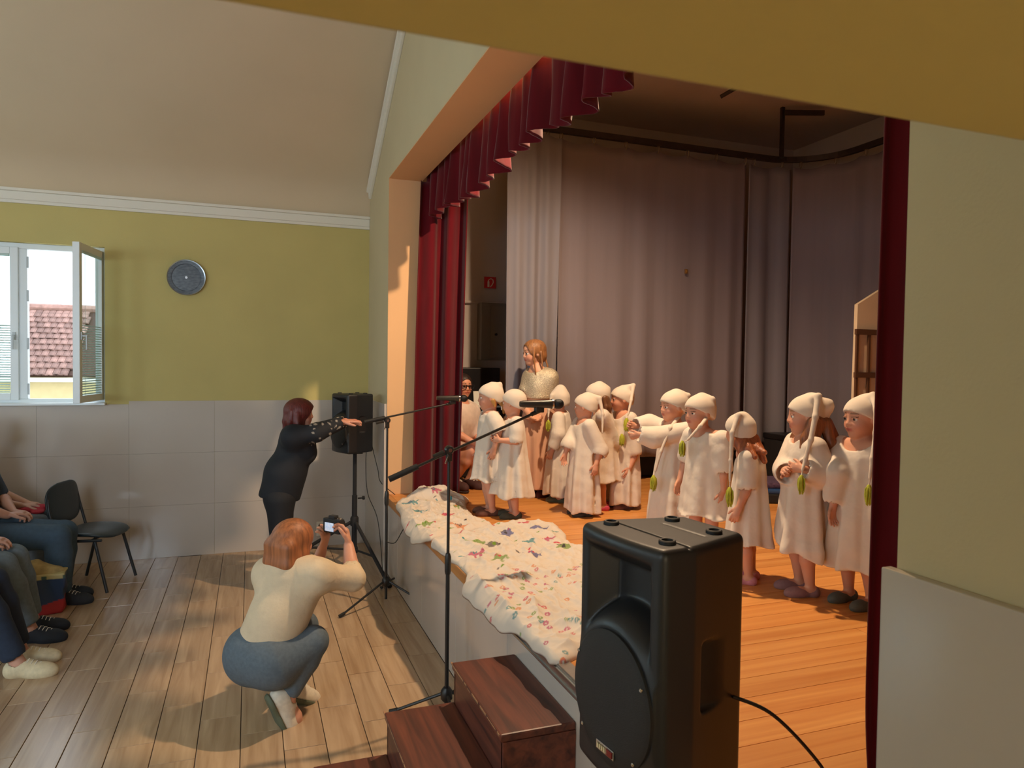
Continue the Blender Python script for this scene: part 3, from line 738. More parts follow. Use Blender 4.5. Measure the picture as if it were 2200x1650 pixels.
# ================================================================== LOUDSPEAKERS, STANDS
m_cab = mat('speaker_cabinet', srgb(26, 27, 30), 0.42, bump=0.25, bscale=500, bdist=0.001, spec=0.5)
m_grl = mat('speaker_grille', srgb(24, 24, 26), 0.55, bump=0.9, bscale=700, bdist=0.002)
m_rub = mat('rubber', srgb(14, 14, 15), 0.6)
m_chrome = mat('chrome', srgb(200, 200, 204), 0.2, metal=1.0)
def speaker_meshes():
    f = Field((-0.2, -0.04, -0.02), (0.2, 0.36, 0.64), 0.0045)
    def cab(X, Y, Z):
        w = 0.182-0.060*np.clip((Y-0.10)/0.23, 0, 1)
        y0 = -0.022*(1-(X/0.19)**2)
        rim = 0.02
        qx = np.abs(X)-w+rim; qy = np.maximum(y0-Y, Y-0.33)+rim; qz = np.maximum(-Z+0.0, Z-0.62)+rim
        out = np.sqrt(np.maximum(qx, 0)**2+np.maximum(qy, 0)**2+np.maximum(qz, 0)**2)+np.minimum(np.maximum(qx, np.maximum(qy, qz)), 0)-rim
        return np.maximum(out, (0.045-(Z+np.clip(Y-0.20, 0, 1)*0.9*0-0.0)) * 0 + out)
    f.func(cab, (-0.2, -0.04, -0.02), (0.2, 0.36, 0.64))
    def horn(X, Y, Z):   # flared recess above the woofer
        dd = np.clip(Y+0.02, 0, 0.12)
        hw = 0.146-0.55*dd; zt = 0.585-0.55*dd; zb2 = 0.14
        return np.maximum(np.maximum(np.abs(X)-hw, np.maximum(Z-zt, zb2-Z)), Y-0.075)*0.85
    f.func(horn, (-0.19, -0.04, 0.1), (0.19, 0.10, 0.63), 0.012, 'sub')
    def dome(X, Y, Z):   # shoulder round the woofer
        r = np.sqrt(X**2+(Z-0.215)**2); R = 0.170+0.060*np.sqrt(np.clip((Y+0.014)/0.085, 0, 1))
        return np.maximum((r-R)*0.8, -0.014-Y)
    f.func(lambda X, Y, Z: np.maximum(dome(X, Y, Z), np.maximum(np.abs(X)-0.165, Y-0.1)), (-0.19, -0.03, 0.0), (0.19, 0.11, 0.46), 0.01)
    f.rbox((0.185, 0.19, 0.30), (0.035, 0.055, 0.085), 0.012, None, 0.006, 'sub'); f.rbox((-0.185, 0.19, 0.30), (0.035, 0.055, 0.085), 0.012, None, 0.006, 'sub')
    for q in (-0.06, 0.0, 0.06): f.rbox((q*0.6+0.02, 0.20, 0.622), (0.05, 0.004, 0.004), 0.002, None, 0, 'sub')
    f.func(lambda X, Y, Z: np.maximum(np.abs(Y-0.085)-0.0025, 0.612-Z), (-0.19, 0.06, 0.60), (0.19, 0.11, 0.63), 0, 'sub')
    cabm = f.mesh('cabinet', 1); cabm.materials.append(m_cab)
    gm = MB(); gm.lathe([(0.168, 0.0), (0.168, 0.010), (0.160, 0.016), (0.12, 0.021), (0.06, 0.024), (0.001, 0.025)], (0, 0, 0), 56); gm.xf(Matrix.Translation((0, -0.012, 0.215)) @ Matrix.Rotation(PI/2, 4, 'X'))
    g = gm.mesh('grille', 30); g.materials.append(m_grl)
    rm = MB()
    rm.lathe([(0.022, 0), (0.022, 0.012), (0.019, 0.014), (0.015, 0.014), (0.014, 0.006), (0.001, 0.006)], (0, 0, 0), 22); r = rm.mesh('foot_ring', 30); r.materials.append(m_rub)
    sm_ = MB(); sm_.lathe([(0.005, 0), (0.005, 0.003), (0.003, 0.005)], (0, 0, 0), 8, (0, -1, 0)); sc = sm_.mesh('screw'); sc.materials.append(m_chrome)
    return cabm, g, r, sc
SPK = speaker_meshes()
m_badge1 = mat('badge_cream', srgb(206, 190, 150), 0.4); m_badge2 = mat('badge_red', srgb(120, 24, 22), 0.4)
def speaker(loc, rz, label, badge=True, sc=(1, 1, 1)):
    e = empty('loudspeaker', loc, label, 'loudspeaker', 'black loudspeakers', rz); e.scale = sc
    link('cabinet', SPK[0], None, e); link('grille', SPK[1], None, e)
    for (x, y) in ((-0.12, 0.06), (0.12, 0.06), (0.085, 0.25), (-0.085, 0.25)): link('foot_ring', SPK[2], None, e, (x, y, 0.615))
    for a_ in (0.5, 2.64, 3.9, 5.5): link('screw', SPK[3], None, e, (0.158*math.cos(a_), -0.028, 0.215+0.158*math.sin(a_)))
    if badge:
        b = MB().box((0, -0.034, 0.090), (0.078, 0.006, 0.024), bev=0.002).build('badge', m_chrome, e)
        bb = MB()
        for k in range(5): bb.box((-0.028+k*0.0095, -0.0385, 0.090), (0.006, 0.002, 0.012))
        bb.build('badge_lettering', m_badge1, b); MB().box((0.022, -0.0385, 0.090), (0.026, 0.002, 0.015)).build('badge_field', m_badge2, b)
    return e
def speaker_stand(loc, ztop, az, reach, label, zc=0.42, angs=None):
    e = empty('speaker_stand', loc, label, 'speaker stand', 'tripod speaker stands')
    MB().tube([(0, 0, 0.16), (0, 0, zc+0.25)], 0.024, 12).build('lower_tube', m_blackm, e, sm=40)
    MB().tube([(0, 0, zc+0.1), (0, 0, ztop)], 0.018, 12).build('upper_tube', m_blackm, e, sm=40)
    MB().lathe([(0.036, 0), (0.038, 0.01), (0.038, 0.07), (0.03, 0.085)], (0, 0, zc-0.03), 14).build('collar', m_blackm, e, sm=40)
    MB().lathe([(0.032, 0), (0.034, 0.01), (0.032, 0.05)], (0, 0, 0.14), 14).build('lower_collar', m_blackm, e, sm=40)
    MB().box((0, 0, ztop-0.012), (0.13, 0.10, 0.02), bev=0.004).build('top_plate', m_blackm, e)
    kn = MB(); kn.tube([(0.03, 0, zc+0.22), (0.075, 0.01, zc+0.22)], 0.008, 8); kn.lathe([(0.018, 0), (0.018, 0.016)], (0.075, 0.01, zc+0.22), 10, (1, 0.2, 0)); kn.build('knob', m_blackm, e)
    for k in range(3):
        a_ = az+k*2*PI/3 if angs is None else math.radians(angs[k]); d = Vector((math.cos(a_), math.sin(a_), 0))
        lg = MB(); lg.tube([d*0.035+Vector((0, 0, zc)), d*reach+Vector((0, 0, 0.018))], 0.016, 10); l = lg.build('leg', m_blackm, e, sm=40)
        MB().tube([d*(reach-0.03)+Vector((0, 0, 0.036)), d*(reach+0.01)+Vector((0, 0, 0.014))], 0.020, 10).build('rubber_foot', m_rub, l, sm=40)
        q = d*0.035+(d*reach-d*0.035)*0.55; MB().tube([d*0.03+Vector((0, 0, 0.17)), q+Vector((0, 0, zc*0.45+0.008))], 0.010, 8).build('brace', m_blackm, e, sm=40)
    return e
fwd_f = (-0.985, -0.17)
def face_rz(d): return math.atan2(d[1], d[0])+PI/2      # local -Y looks along d
# near speaker: depth and width laid out from its three visible vertical edges
speaker((0.915, 1.650, 0.79), face_rz((-0.985, -0.13)), 'large black loudspeaker in the foreground on a stand before the stage edge', sc=(1.0, 1.0, 1.065))
speaker_stand((1.075, 1.635, 0), 0.792, 0.5, 0.36, 'black tripod stand carrying the large foreground loudspeaker', zc=0.36)
speaker((0.765, 6.57, 1.07), face_rz((-0.93, -0.36)), 'black loudspeaker on a tall tripod behind the standing woman', badge=False, sc=(0.86, 0.86, 0.86))
speaker_stand((0.905, 6.60, 0), 1.077, 0, 0.72, 'tall black tripod speaker stand in the far corner by the stage', zc=0.42, angs=(-74, 168, 82))

# ================================================================== MICROPHONE STANDS AND MICROPHONES
m_tube = mat('stand_black', srgb(30, 28, 27), 0.38)
def mic_stand(base, zt, boom0, boom1, az, label, leg=0.30, zleg=0.14):
    e = empty('microphone_stand', (base[0], base[1], 0), label, 'microphone stand', 'boom microphone stands')
    o = Vector((base[0], base[1], 0)); b0 = Vector(boom0)-o; b1 = Vector(boom1)-o
    MB().tube([(0, 0, 0.05), (0, 0, zt*0.58)], 0.011, 10).build('lower_tube', m_tube, e, sm=40)
    MB().tube([(0, 0, zt*0.55), (0, 0, zt)], 0.008, 10).build('upper_tube', m_tube, e, sm=40)
    MB().lathe([(0.014, 0), (0.017, 0.015), (0.017, 0.09), (0.012, 0.11)], (0, 0, zt*0.55), 12).build('clutch', m_tube, e, sm=40)
    hb = MB(); hb.lathe([(0.02, 0), (0.032, 0.015), (0.032, 0.055), (0.018, 0.075)], (0, 0, zleg-0.04), 12); hb.tube([(0.03, 0, zleg), (0.07, 0.02, zleg+0.01)], 0.008, 8); hb.build('hub', m_tube, e, sm=40)
    for k in range(3):
        a_ = az+k*2*PI/3; d = Vector((math.cos(a_), math.sin(a_), 0))
        l = MB().tube([d*0.02+Vector((0, 0, zleg)), d*leg+Vector((0, 0, 0.014))], 0.0085, 8).build('leg', m_tube, e, sm=40)
        MB().tube([d*(leg-0.03)+Vector((0, 0, 0.026)), d*(leg+0.015)+Vector((0, 0, 0.012))], 0.013, 8).build('rubber_foot', m_rub, l, sm=40)
    jt = MB(); jt.lathe([(0.020, -0.02), (0.024, -0.012), (0.024, 0.012), (0.020, 0.02)], (0, 0, zt+0.02), 14, (0, -1, 0)); jt.box((0, 0, zt-0.01), (0.03, 0.03, 0.06), bev=0.004)
    j = jt.build('boom_clamp', m_tube, e, sm=40)
    MB().lathe([(0.010, 0), (0.010, 0.006)], (0, -0.022, zt+0.02), 10, (0, -1, 0)).build('bolt', m_chrome, j)
    MB().tube([(0.0, 0.0, zt+0.0), (-0.03, -0.04, zt-0.045)], 0.0045, 6).build('lever', m_chrome, j)
    MB().tube([b0, b1], 0.0075, 10).build('boom', m_tube, e, sm=40)
    u = (b1-b0).normalized()
    MB().tube([b0-u*0.0, b0+u*0.16], 0.016, 10).build('counterweight', m_rub, e, sm=40)
    MB().tube([Vector((0, 0, zt+0.02))-u*0.09, Vector((0, 0, zt+0.02))-u*0.03], 0.013, 10).build('boom_sleeve', m_tube, e, sm=40)
    cl = MB(); cl.tube([b1-u*0.05, b1+u*0.01], 0.012, 10); cl.box(b1+Vector((0, 0, 0.012)), (0.05, 0.036, 0.04), bev=0.006); cl.build('mic_clip', m_tube, e, sm=40)
    return e
def microphone(tail, head, label, wireless=True):
    t = Vector(tail); h = Vector(head); u = (h-t).normalized(); L_ = (h-t).length
    e = empty('microphone', tail, label, 'microphone', 'stage microphones')
    mb = MB(); mb.tube([(0, 0, 0), u*0.02, u*(L_*0.62), u*(L_*0.74)], [0.015, 0.019, 0.023, 0.026], 14); mb.build('handle', mat('mic_body', srgb(52, 48, 44), 0.35, metal=0.4), e, sm=40)
    MB().tube([u*(L_*0.74), u*(L_*0.78)], 0.0285, 16).build('ring', m_chrome, e, sm=40)
    hm = MB(); pts = []; rs = []
    for k in range(9):
        a_ = PI*k/8; pts.append(u*(L_*0.78+0.030-0.030*math.cos(a_))); rs.append(max(0.028*math.sin(a_)**0.6, 0.004) if k not in (0,) else 0.024)
    hm.tube(pts, rs, 16); hm.build('grille', mat('mic_mesh', srgb(34, 34, 36), 0.45, metal=0.5, bump=0.8, bscale=900, bdist=0.001), e, sm=60)
    return e
a0 = ony(783, 907, 5.50); a1 = ony(972, 866, 5.50)
mic_stand((1.0, 5.50), 1.425, a0, a1, math.radians(-155), 'slim black boom microphone stand beside the far loudspeaker', leg=0.40, zleg=0.19)
microphone(ony(938, 855, 5.50), ony(1002, 856, 5.48), 'dark microphone pointing at the singing child in front of the far red curtain')
b0 = ony(836, 1030, 3.62); b1 = ony(1158, 883, 3.62)
mic_stand((0.985, 3.62), 1.42, b0, b1, math.radians(150), 'black boom microphone stand behind the wooden steps in front of the duvets', leg=0.30)
microphone(ony(1117, 868, 3.62), ony(1208, 868, 3.60), 'black microphone on the nearer boom stand above the printed duvets')
# cables
m_cable = mat('cable', srgb(26, 22, 20), 0.5)
def cable(pts, label, r=0.0035):
    p = np.array(pts, float); n = len(p); t = np.linspace(0, n-1, 8*n); out = []
    for u in t:
        i = min(int(u), n-2); f = u-i; p0, p1, p2, p3 = p[max(i-1, 0)], p[i], p[i+1], p[min(i+2, n-1)]
        out.append(0.5*((2*p1)+(-p0+p2)*f+(2*p0-5*p1+4*p2-p3)*f*f+(-p0+3*p1-3*p2+p3)*f**3))
    mb = MB(); mb.tube(out, r, 6); return setp(mb.build('cable', m_cable, None, None, sm=60), label, 'cable')
cable([ony(790, 905, 6.75), ony(800, 960, 6.72), ony(812, 1010, 6.66), ony(818, 1036, 6.5), (1.22, 6.30, 0.712)], 'black cable drooping from the far loudspeaker to the stage corner')
cable([ony(788, 950, 6.75), ony(786, 1000, 6.75), ony(790, 1060, 6.7), ony(812, 1120, 6.5), (1.10, 6.2, 0.02), (1.06, 5.9, 0.006)], 'second thinner cable hanging beside the far tripod pole')
cable([(1.21, 1.55, 1.02), (1.30, 1.50, 0.98), (1.42, 1.46, 0.85), (1.50, 1.42, 0.71), (1.62, 1.32, 0.706)], 'black cable trailing from the back of the foreground loudspeaker onto the stage', 0.005)
cable([(1.00, 5.49, 0.50), (1.06, 5.45, 0.50), (1.12, 5.40, 0.62), (1.16, 5.30, 0.66), (1.155, 5.0, 0.62)], 'short cable looping from the far microphone stand to the stage nosing')

# ================================================================== WOODEN STEPS
m_step = wood('step_varnished_wood', srgb(112, 56, 38), srgb(58, 24, 18), rough=0.5, ring=12, along='y', knots=False, rand=0.08, coat=0.15)
m_wear = mat('step_worn_edge', srgb(150, 112, 78), 0.8, var=0.2, vscale=40)
st = empty('wooden_steps', (0.71, 2.73, 0), 'dark red-brown wooden steps with worn edges leading up to the stage', 'steps')
for i, (x0, x1, z) in enumerate(((0.868, 1.158, 0.55), (0.567, 0.868, 0.37), (0.266, 0.567, 0.185))):
    cx = (x0+x1)/2-0.71
    tr_ = MB().box((cx-0.006, 0, z-0.015), (x1-x0+0.012, 0.665, 0.030), bev=0.007).build('tread', m_step, st)
    MB().box((x0-0.71+0.010, 0, (z-0.03)/2), (0.020, 0.64, z-0.03)).build('riser', m_step, st)
    ws_ = MB()
    yy_ = -0.32
    while yy_ < 0.30:
        l_ = rnd.uniform(0.02, 0.13); ws_.box((x0-0.71-0.0085, yy_+l_/2, z-0.009+rnd.uniform(-.003, .002)), (0.009, l_, rnd.uniform(0.004, 0.010)), bev=0.0015); yy_ += l_+rnd.uniform(0.0, 0.03)
    ws_.build('worn_edge', m_wear, tr_)
    for sy_ in (-1, 1): MB().box((cx, sy_*0.322, (z-0.03)/2), (x1-x0, 0.022, z-0.03)).build('side_panel', m_step, st)

# ================================================================== DUVETS
def duvet(name, poly, paint, seed, puff, label, hump=None):
    rg = np.random.RandomState(seed); P0 = np.array(poly, float); n = len(P0); NA, NR_ = 420, 96
    t = np.linspace(0, n, NA, endpoint=False); i = t.astype(int); f = (t-i)[:, None]
    g_ = lambda k: P0[(i+k) % n]
    B = 0.5*((2*g_(0))+(-g_(-1)+g_(1))*f+(2*g_(-1)-5*g_(0)+4*g_(1)-g_(2))*f*f+(-g_(-1)+3*g_(0)-3*g_(1)+g_(2))*f**3)
    th = np.linspace(0, 2*PI, NA, endpoint=False)
    B = B+0.006*np.stack([np.sin(9*th+seed)+0.5*np.sin(17*th), np.cos(11*th)+0.5*np.sin(19*th+seed)], 1)
    c0 = P0.mean(0); rr = np.linspace(0, 1, NR_+1)[1:]; rr = 1-(1-rr)**1.25
    XY = c0+(B-c0)[None]*rr[:, None, None]; X, Y = XY[..., 0], XY[..., 1]
    H = np.zeros_like(X)
    for k in range(30):
        a_ = rg.uniform(-0.7, 0.7)+(0.2 if k % 3 else 1.3); fr_ = rg.uniform(12, 75); ph = rg.uniform(0, 6.28)
        w = X*math.cos(a_)+Y*math.sin(a_)+0.05*np.sin(6*X+k)+0.05*np.sin(5*Y+2*k)
        H += rg.uniform(0.4, 1.0)*(1-np.abs(np.sin(w*fr_*0.5+ph)))**2.5*np.clip(0.35+0.9*np.sin(5.1*X+k*1.7)*np.sin(4.3*Y+k), 0, 1.2)*24/(fr_*0.7+12)
    H = H/H.max()
    rim = (1-rr**7)[:, None]; z = 0.006+(puff*(0.50+1.15*H))*np.sqrt(np.maximum(rim, 0))
    if hump is not None:
        hx_, hy_, hr, hh = hump; z = z+hh*np.exp(-(((X-hx_)/(hr*1.3))**2+((Y-hy_)/hr)**2)**1.5)
    over = np.clip(PX-0.015-X, 0, 1); Z = SZ+z-np.where(over > 0, 0.55*over+4.0*over**2, 0)
    V = np.concatenate([[[c0[0], c0[1], SZ+puff*0.8]], np.stack([X, Y, Z], -1).reshape(-1, 3)])
    Vb = V.copy(); Vb[:, 2] = np.minimum(V[:, 2]-0.012, np.where(V[:, 0] < PX-0.015, V[:, 2]-0.012, SZ+0.004))
    Q = []; j = np.arange(NA); j1 = (j+1) % NA
    for k in range(NR_-1): Q.append(np.stack([1+k*NA+j, 1+(k+1)*NA+j, 1+(k+1)*NA+j1, 1+k*NA+j1], 1))
    Q.append(np.stack([np.zeros(NA, int), np.zeros(NA, int)+1+j, 1+j1, 1+j1], 1)[:, [0, 1, 2, 2]])
    nV = len(V); last = 1+(NR_-1)*NA
    Qt = np.concatenate(Q[:-1]); tri = np.stack([np.zeros(NA, int), 1+j, 1+j1], 1)
    rimq = np.stack([last+j, nV+last+j, nV+last+j1, last+j1], 1)
    allq = np.concatenate([Qt, Qt[:, ::-1]+nV, rimq])
    faces = np.concatenate([allq, np.stack([tri[:, 0], tri[:, 1], tri[:, 2], tri[:, 2]], 1)[:0]])
    me = bpy.data.meshes.new(name)
    me.from_pydata(np.concatenate([V, Vb]).tolist(), [], faces.tolist()+tri.tolist()+(tri[:, ::-1]+nV).tolist()); smooth(me)
    col = np.tile(np.array(srgb(214, 200, 184)), (2*nV, 1)); cc = col[:nV]; paint(V[:, 0], V[:, 1], cc); col[:nV] = cc
    set_col(me, col)
    o = link(name, me, mat('duvet_cotton', (0.8, 0.75, 0.68), 0.85, vcol=True, sheen=0.1), None)
    return setp(o, label, 'duvet', 'duvets along the stage edge')
PAL = dict(mag=srgb(176, 40, 98), teal=srgb(40, 128, 136), grn=srgb(110, 140, 36), blu=srgb(60, 66, 130), org=srgb(206, 120, 56), red=srgb(196, 60, 76), ink=srgb(70, 60, 60))
def dino(x, y, ang, s, c, c2, X, Y, col, k):
    fl_ = 1 if k % 2 else -1
    u = fl_*((X-x)*math.cos(ang)+(Y-y)*math.sin(ang)); v = -(X-x)*math.sin(ang)+(Y-y)*math.cos(ang); u, v = u/s, v/(s*2.0)
    E = lambda cx, cy, rx, ry: ((u-cx)/rx)**2+((v-cy)/ry)**2 < 1
    body = E(0, 0, .44, .30) | ((np.abs(v-(0.05+0.35*(u-.3))) < .12) & (u > .3) & (u < .72)) | E(.74, .24, .15, .10) | ((np.abs(v-(-.04-.12*(u+.3))) < .10*(1+ (u+.3))) & (u < -.3) & (u > -.85))
    legs = ((np.abs(u-.2) < .09) | (np.abs(u+.2) < .09)) & (v < -.1) & (v > -.42)
    spike = (np.abs(v-.24) < .07) & (np.abs(u) < .3) & (np.sin(u*30+k) > -0.2)
    c = 0.8*np.array(c)+0.2*col[0]; col[body | legs] = c; col[spike | E(-.05, .02, .14, .09)] = c2; col[E(.78, .27, .03, .03)] = PAL['ink']
def dinos(px, seed):
    def paint(X, Y, col):
        rg = np.random.RandomState(seed)
        for k, (x, y, c, c2) in enumerate(px):
            p = onz(x, y, SZ+0.045); dino(p[0], p[1], rg.choice([0.15, -0.2, 0.3, 0.0, -0.1]), (0.070+0.02*rg.rand()), PAL[c], PAL[c2], X, Y, col, k)
        lo, hi = (X.min(), Y.min()), (X.max(), Y.max())
        for k in range(44):      # small leaf and twig marks
            x, y, a_, s = rg.uniform(lo[0], hi[0]), rg.uniform(lo[1], hi[1]), rg.uniform(0, 3.14), rg.uniform(.012, .028)
            u = (X-x)*math.cos(a_)+(Y-y)*math.sin(a_); v = -(X-x)*math.sin(a_)+(Y-y)*math.cos(a_)
            col[((u/s)**2+(v/(s*.3))**2) < 1] = PAL[rg.choice(['grn', 'teal', 'ink', 'red', 'grn'])]
    return paint
duvet('duvet', [(1.15, 5.86), (1.28, 6.02), (1.42, 6.10), (1.62, 6.10), (1.78, 5.92), (1.66, 5.55), (1.62, 5.12), (1.66, 4.90), (1.42, 4.78), (1.16, 4.66), (1.085, 4.80), (1.07, 5.02), (1.10, 5.4)],
      dinos([(931, 1070, 'mag', 'teal'), (980, 1088, 'grn', 'org'), (904, 1098, 'teal', 'blu'), (959, 1107, 'red', 'mag'), (987, 1127, 'org', 'ink'), (930, 1048, 'mag', 'mag'), (885, 1082, 'teal', 'blu'), (915, 1125, 'grn', 'grn')], 1),
      4, 0.050, 'white duvet with coloured dinosaur print bunched up at the far end of the stage edge', (1.47, 5.96, 0.16, 0.085))
duvet('duvet', [(1.16, 4.62), (1.44, 4.74), (1.72, 4.90), (1.95, 4.90), (2.11, 4.80), (2.06, 4.5), (1.98, 4.22), (2.02, 3.92), (1.85, 3.66), (1.5, 3.62), (1.14, 3.62), (1.15, 3.85), (1.15, 4.1), (1.13, 4.35)],
      dinos([(980, 1144, 'red', 'teal'), (1124, 1124, 'red', 'mag'), (1163, 1137, 'blu', 'grn'), (1088, 1148, 'blu', 'ink'), (1026, 1167, 'grn', 'grn'), (1136, 1167, 'teal', 'teal'), (1177, 1159, 'mag', 'red'), (1021, 1192, 'mag', 'teal'), (1146, 1192, 'blu', 'red'), (1213, 1176, 'grn', 'ink'), (1060, 1172, 'ink', 'grn'), (1075, 1200, 'grn', 'red')], 2),
      6, 0.052, 'white duvet with coloured dinosaur print spread flat in the middle of the stage edge')
def dots(X, Y, col):
    rg = np.random.RandomState(3)
    for k in range(330):
        x, y = rg.uniform(1.05, 2.1), rg.uniform(2.5, 3.9); r = rg.uniform(.010, .015); d = np.hypot(X-x, Y-y)
        c = PAL[['red', 'red', 'grn', 'teal', 'mag', 'org'][rg.randint(6)]]; m_ = (d < r) & (d > r*0.35)
        col[m_] = 0.75*np.array(c)+0.25*col[m_]
duvet('duvet', [(1.09, 3.70), (1.30, 3.78), (1.6, 3.74), (1.95, 3.72), (2.02, 3.3), (1.98, 2.95), (1.72, 2.74), (1.35, 2.62), (1.15, 2.57), (1.135, 2.75), (1.12, 2.95), (1.085, 3.17), (1.09, 3.45)],
      dots, 9, 0.058, 'white duvet with small coloured ring dots lying nearest the foreground loudspeaker')

# ================================================================== WALL DISC, SOCKET, CHAIR, BAG
dk = empty('wall_disc', (-0.57, FAR-0.02, 2.675), 'round silvery disc hanging on the yellow wall right of the window', 'wall disc')
m_disc = mat('disc_silver', srgb(104, 112, 122), 0.45, metal=0.0, col2=srgb(70, 80, 92), vscale=26, stretch=(1, 1, 3))
MB().lathe([(0.165, -0.01), (0.168, 0.004), (0.160, 0.016), (0.132, 0.012), (0.125, 0.006), (0.001, 0.010)], (0, 0, 0), 48, (0, -1, 0)).build('plate', m_disc, dk, sm=30)
MB().lathe([(0.012, 0), (0.012, 0.008)], (0, -0.008, 0), 12, (0, -1, 0)).build('centre_pin', m_chrome, dk)
rmb = MB(); rmb.lathe([(0.160, 0.010), (0.169, 0.010), (0.169, 0.020), (0.160, 0.018), (0.160, 0.010)], (0, 0, 0), 48, (0, -1, 0), caps=False); rmb.build('rim', mat('disc_rim', srgb(150, 156, 160), 0.25, metal=0.8), dk, sm=40)
so = ony(688, 1135, FAR)
sk = empty('wall_socket', (so[0], FAR-0.017, so[2]), 'small cream double socket low on the tiled wall behind the far tripod', 'socket')
MB().box((0, 0, 0), (0.08, 0.012, 0.15), bev=0.004).build('plate', m_trim, sk)
for z in (-0.036, 0.036): MB().lathe([(0.024, 0), (0.020, 0.003), (0.019, -0.004)], (0, -0.006, z), 16, (0, -1, 0)).build('outlet', m_trim, sk)
m_vinyl = mat('chair_vinyl', srgb(40, 52, 58), 0.38, bump=0.15, bscale=200, bdist=0.002)
m_leg = mat('chair_tube', srgb(40, 44, 48), 0.4)
def pad_mesh(kind):
    f = Field((-0.27, -0.27, -0.1), (0.27, 0.27, 0.1), 0.008)
    def seat(X, Y, Z):
        zc = 0.018*(X/0.22)**2*np.where(X > 0, -1.6, 0.3)+0.010*(Y/0.22)**2
        r = (np.abs(X/0.215)**3.2+np.abs(Y/0.235)**3.2)**(1/3.2)
        return np.maximum((r-1)*0.2, np.abs(Z-zc)-0.026*np.sqrt(np.clip(1.02-r**4, 0.01, 1)))
    f.func(seat, (-0.26, -0.26, -0.09), (0.26, 0.26, 0.09)); me = f.mesh(kind, 3); me.materials.append(m_vinyl); return me
ME_PAD = pad_mesh('seat')
CHAIR_PARTS = None
def chair(loc, rz, label):
    """local +x is the way the sitter faces"""
    global CHAIR_PARTS
    e = empty('stacking_chair', loc, label, 'chair', 'dark padded stacking chairs', rz)
    if CHAIR_PARTS is None:
        legs = [MB().tube([(sx*0.10, sy*0.215, 0.435), (sx*0.21, sy*0.235, 0.012)], 0.0125, 10).mesh('leg', 40) for sx in (-1, 1) for sy in (-1, 1)]
        ups = [MB().tube([(0.16, sy*0.222, 0.432), (-0.15, sy*0.222, 0.420), (-0.205, sy*0.222, 0.46), (-0.255, sy*0.215, 0.66), (-0.275, sy*0.20, 0.78)], 0.0115, 10).mesh('upright', 40) for sy in (-1, 1)]
        cb = MB().tube([(0.08, -0.21, 0.432), (0.08, 0.21, 0.432)], 0.010, 8).mesh('crossbar', 40)
        for m_ in legs+ups+[cb]: m_.materials.append(m_leg)
        CHAIR_PARTS = (legs, ups, cb)
    legs, ups, cb = CHAIR_PARTS
    for m_ in legs: link('leg', m_, None, e)
    for m_ in ups: link('upright', m_, None, e)
    link('crossbar', cb, None, e)
    link('seat', ME_PAD, None, e, (0.0, 0, 0.465))
    b = link('backrest', ME_PAD, None, e, (-0.262, 0, 0.70)); b.rotation_euler = (0, math.radians(-99), 0); b.scale = (0.80, 0.98, 0.9)
    return e
chair((-1.20, 6.73, 0), math.radians(-18), 'empty dark padded chair by the tiled wall under the window')
bg = empty('shopping_bag', (-1.46, 6.13, 0), 'blue and red shopping bag with cream rim on the floor beside the seated legs', 'bag', rz=0.12)
f = Field((-0.2, -0.14, 0), (0.2, 0.14, 0.36), 0.008)
f.func(lambda X, Y, Z: np.maximum(np.maximum(np.abs(X)-(0.155+0.10*Z*0.4+0.006*np.sin(Z*40+Y*20)), np.abs(Y)-(0.085+0.02*Z+0.008*np.sin(X*30+Z*14))), np.maximum(-Z, Z-0.30)), (-0.2, -0.14, -0.01), (0.2, 0.14, 0.33))
bm_ = f.mesh('bag_body', 2); V = f.V; col = np.tile(np.array(srgb(40, 62, 96)), (len(V), 1))
u = V[:, 0]-0.5*(V[:, 2]-0.0); col[(V[:, 2] < 0.07+0.25*np.clip(V[:, 0], -1, 1)) & (V[:, 0] > -0.02)] = srgb(170, 42, 44); col[(V[:, 0] < -0.03) & (V[:, 0] > -0.09) & (V[:, 2] < 0.2)] = srgb(130, 40, 52)
col[(V[:, 2] > 0.262)] = srgb(196, 184, 132); col[(V[:, 2] > 0.266) & (V[:, 2] < 0.288) & (np.sin(V[:, 0]*46) > 0.75)] = srgb(64, 92, 84)
set_col(bm_, col); link('bag_body', bm_, mat('bag_print', (0.3, 0.3, 0.4), 0.45, vcol=True), bg)
f = Field((-0.2, -0.14, 0.27), (0.2, 0.14, 0.45), 0.008); f.ell((-0.04, 0, 0.30), (0.13, 0.075, 0.085), None, 0.02); f.ell((0.07, 0.01, 0.29), (0.09, 0.07, 0.05), None, 0.03); f.cone((-0.12, 0, 0.32), (-0.02, 0, 0.38), 0.03, 0.02, 0.04)
link('bag_contents', f.mesh('bag_contents', 2), mat('bag_paper', srgb(176, 158, 110), 0.7, var=0.25, vscale=18), bg)

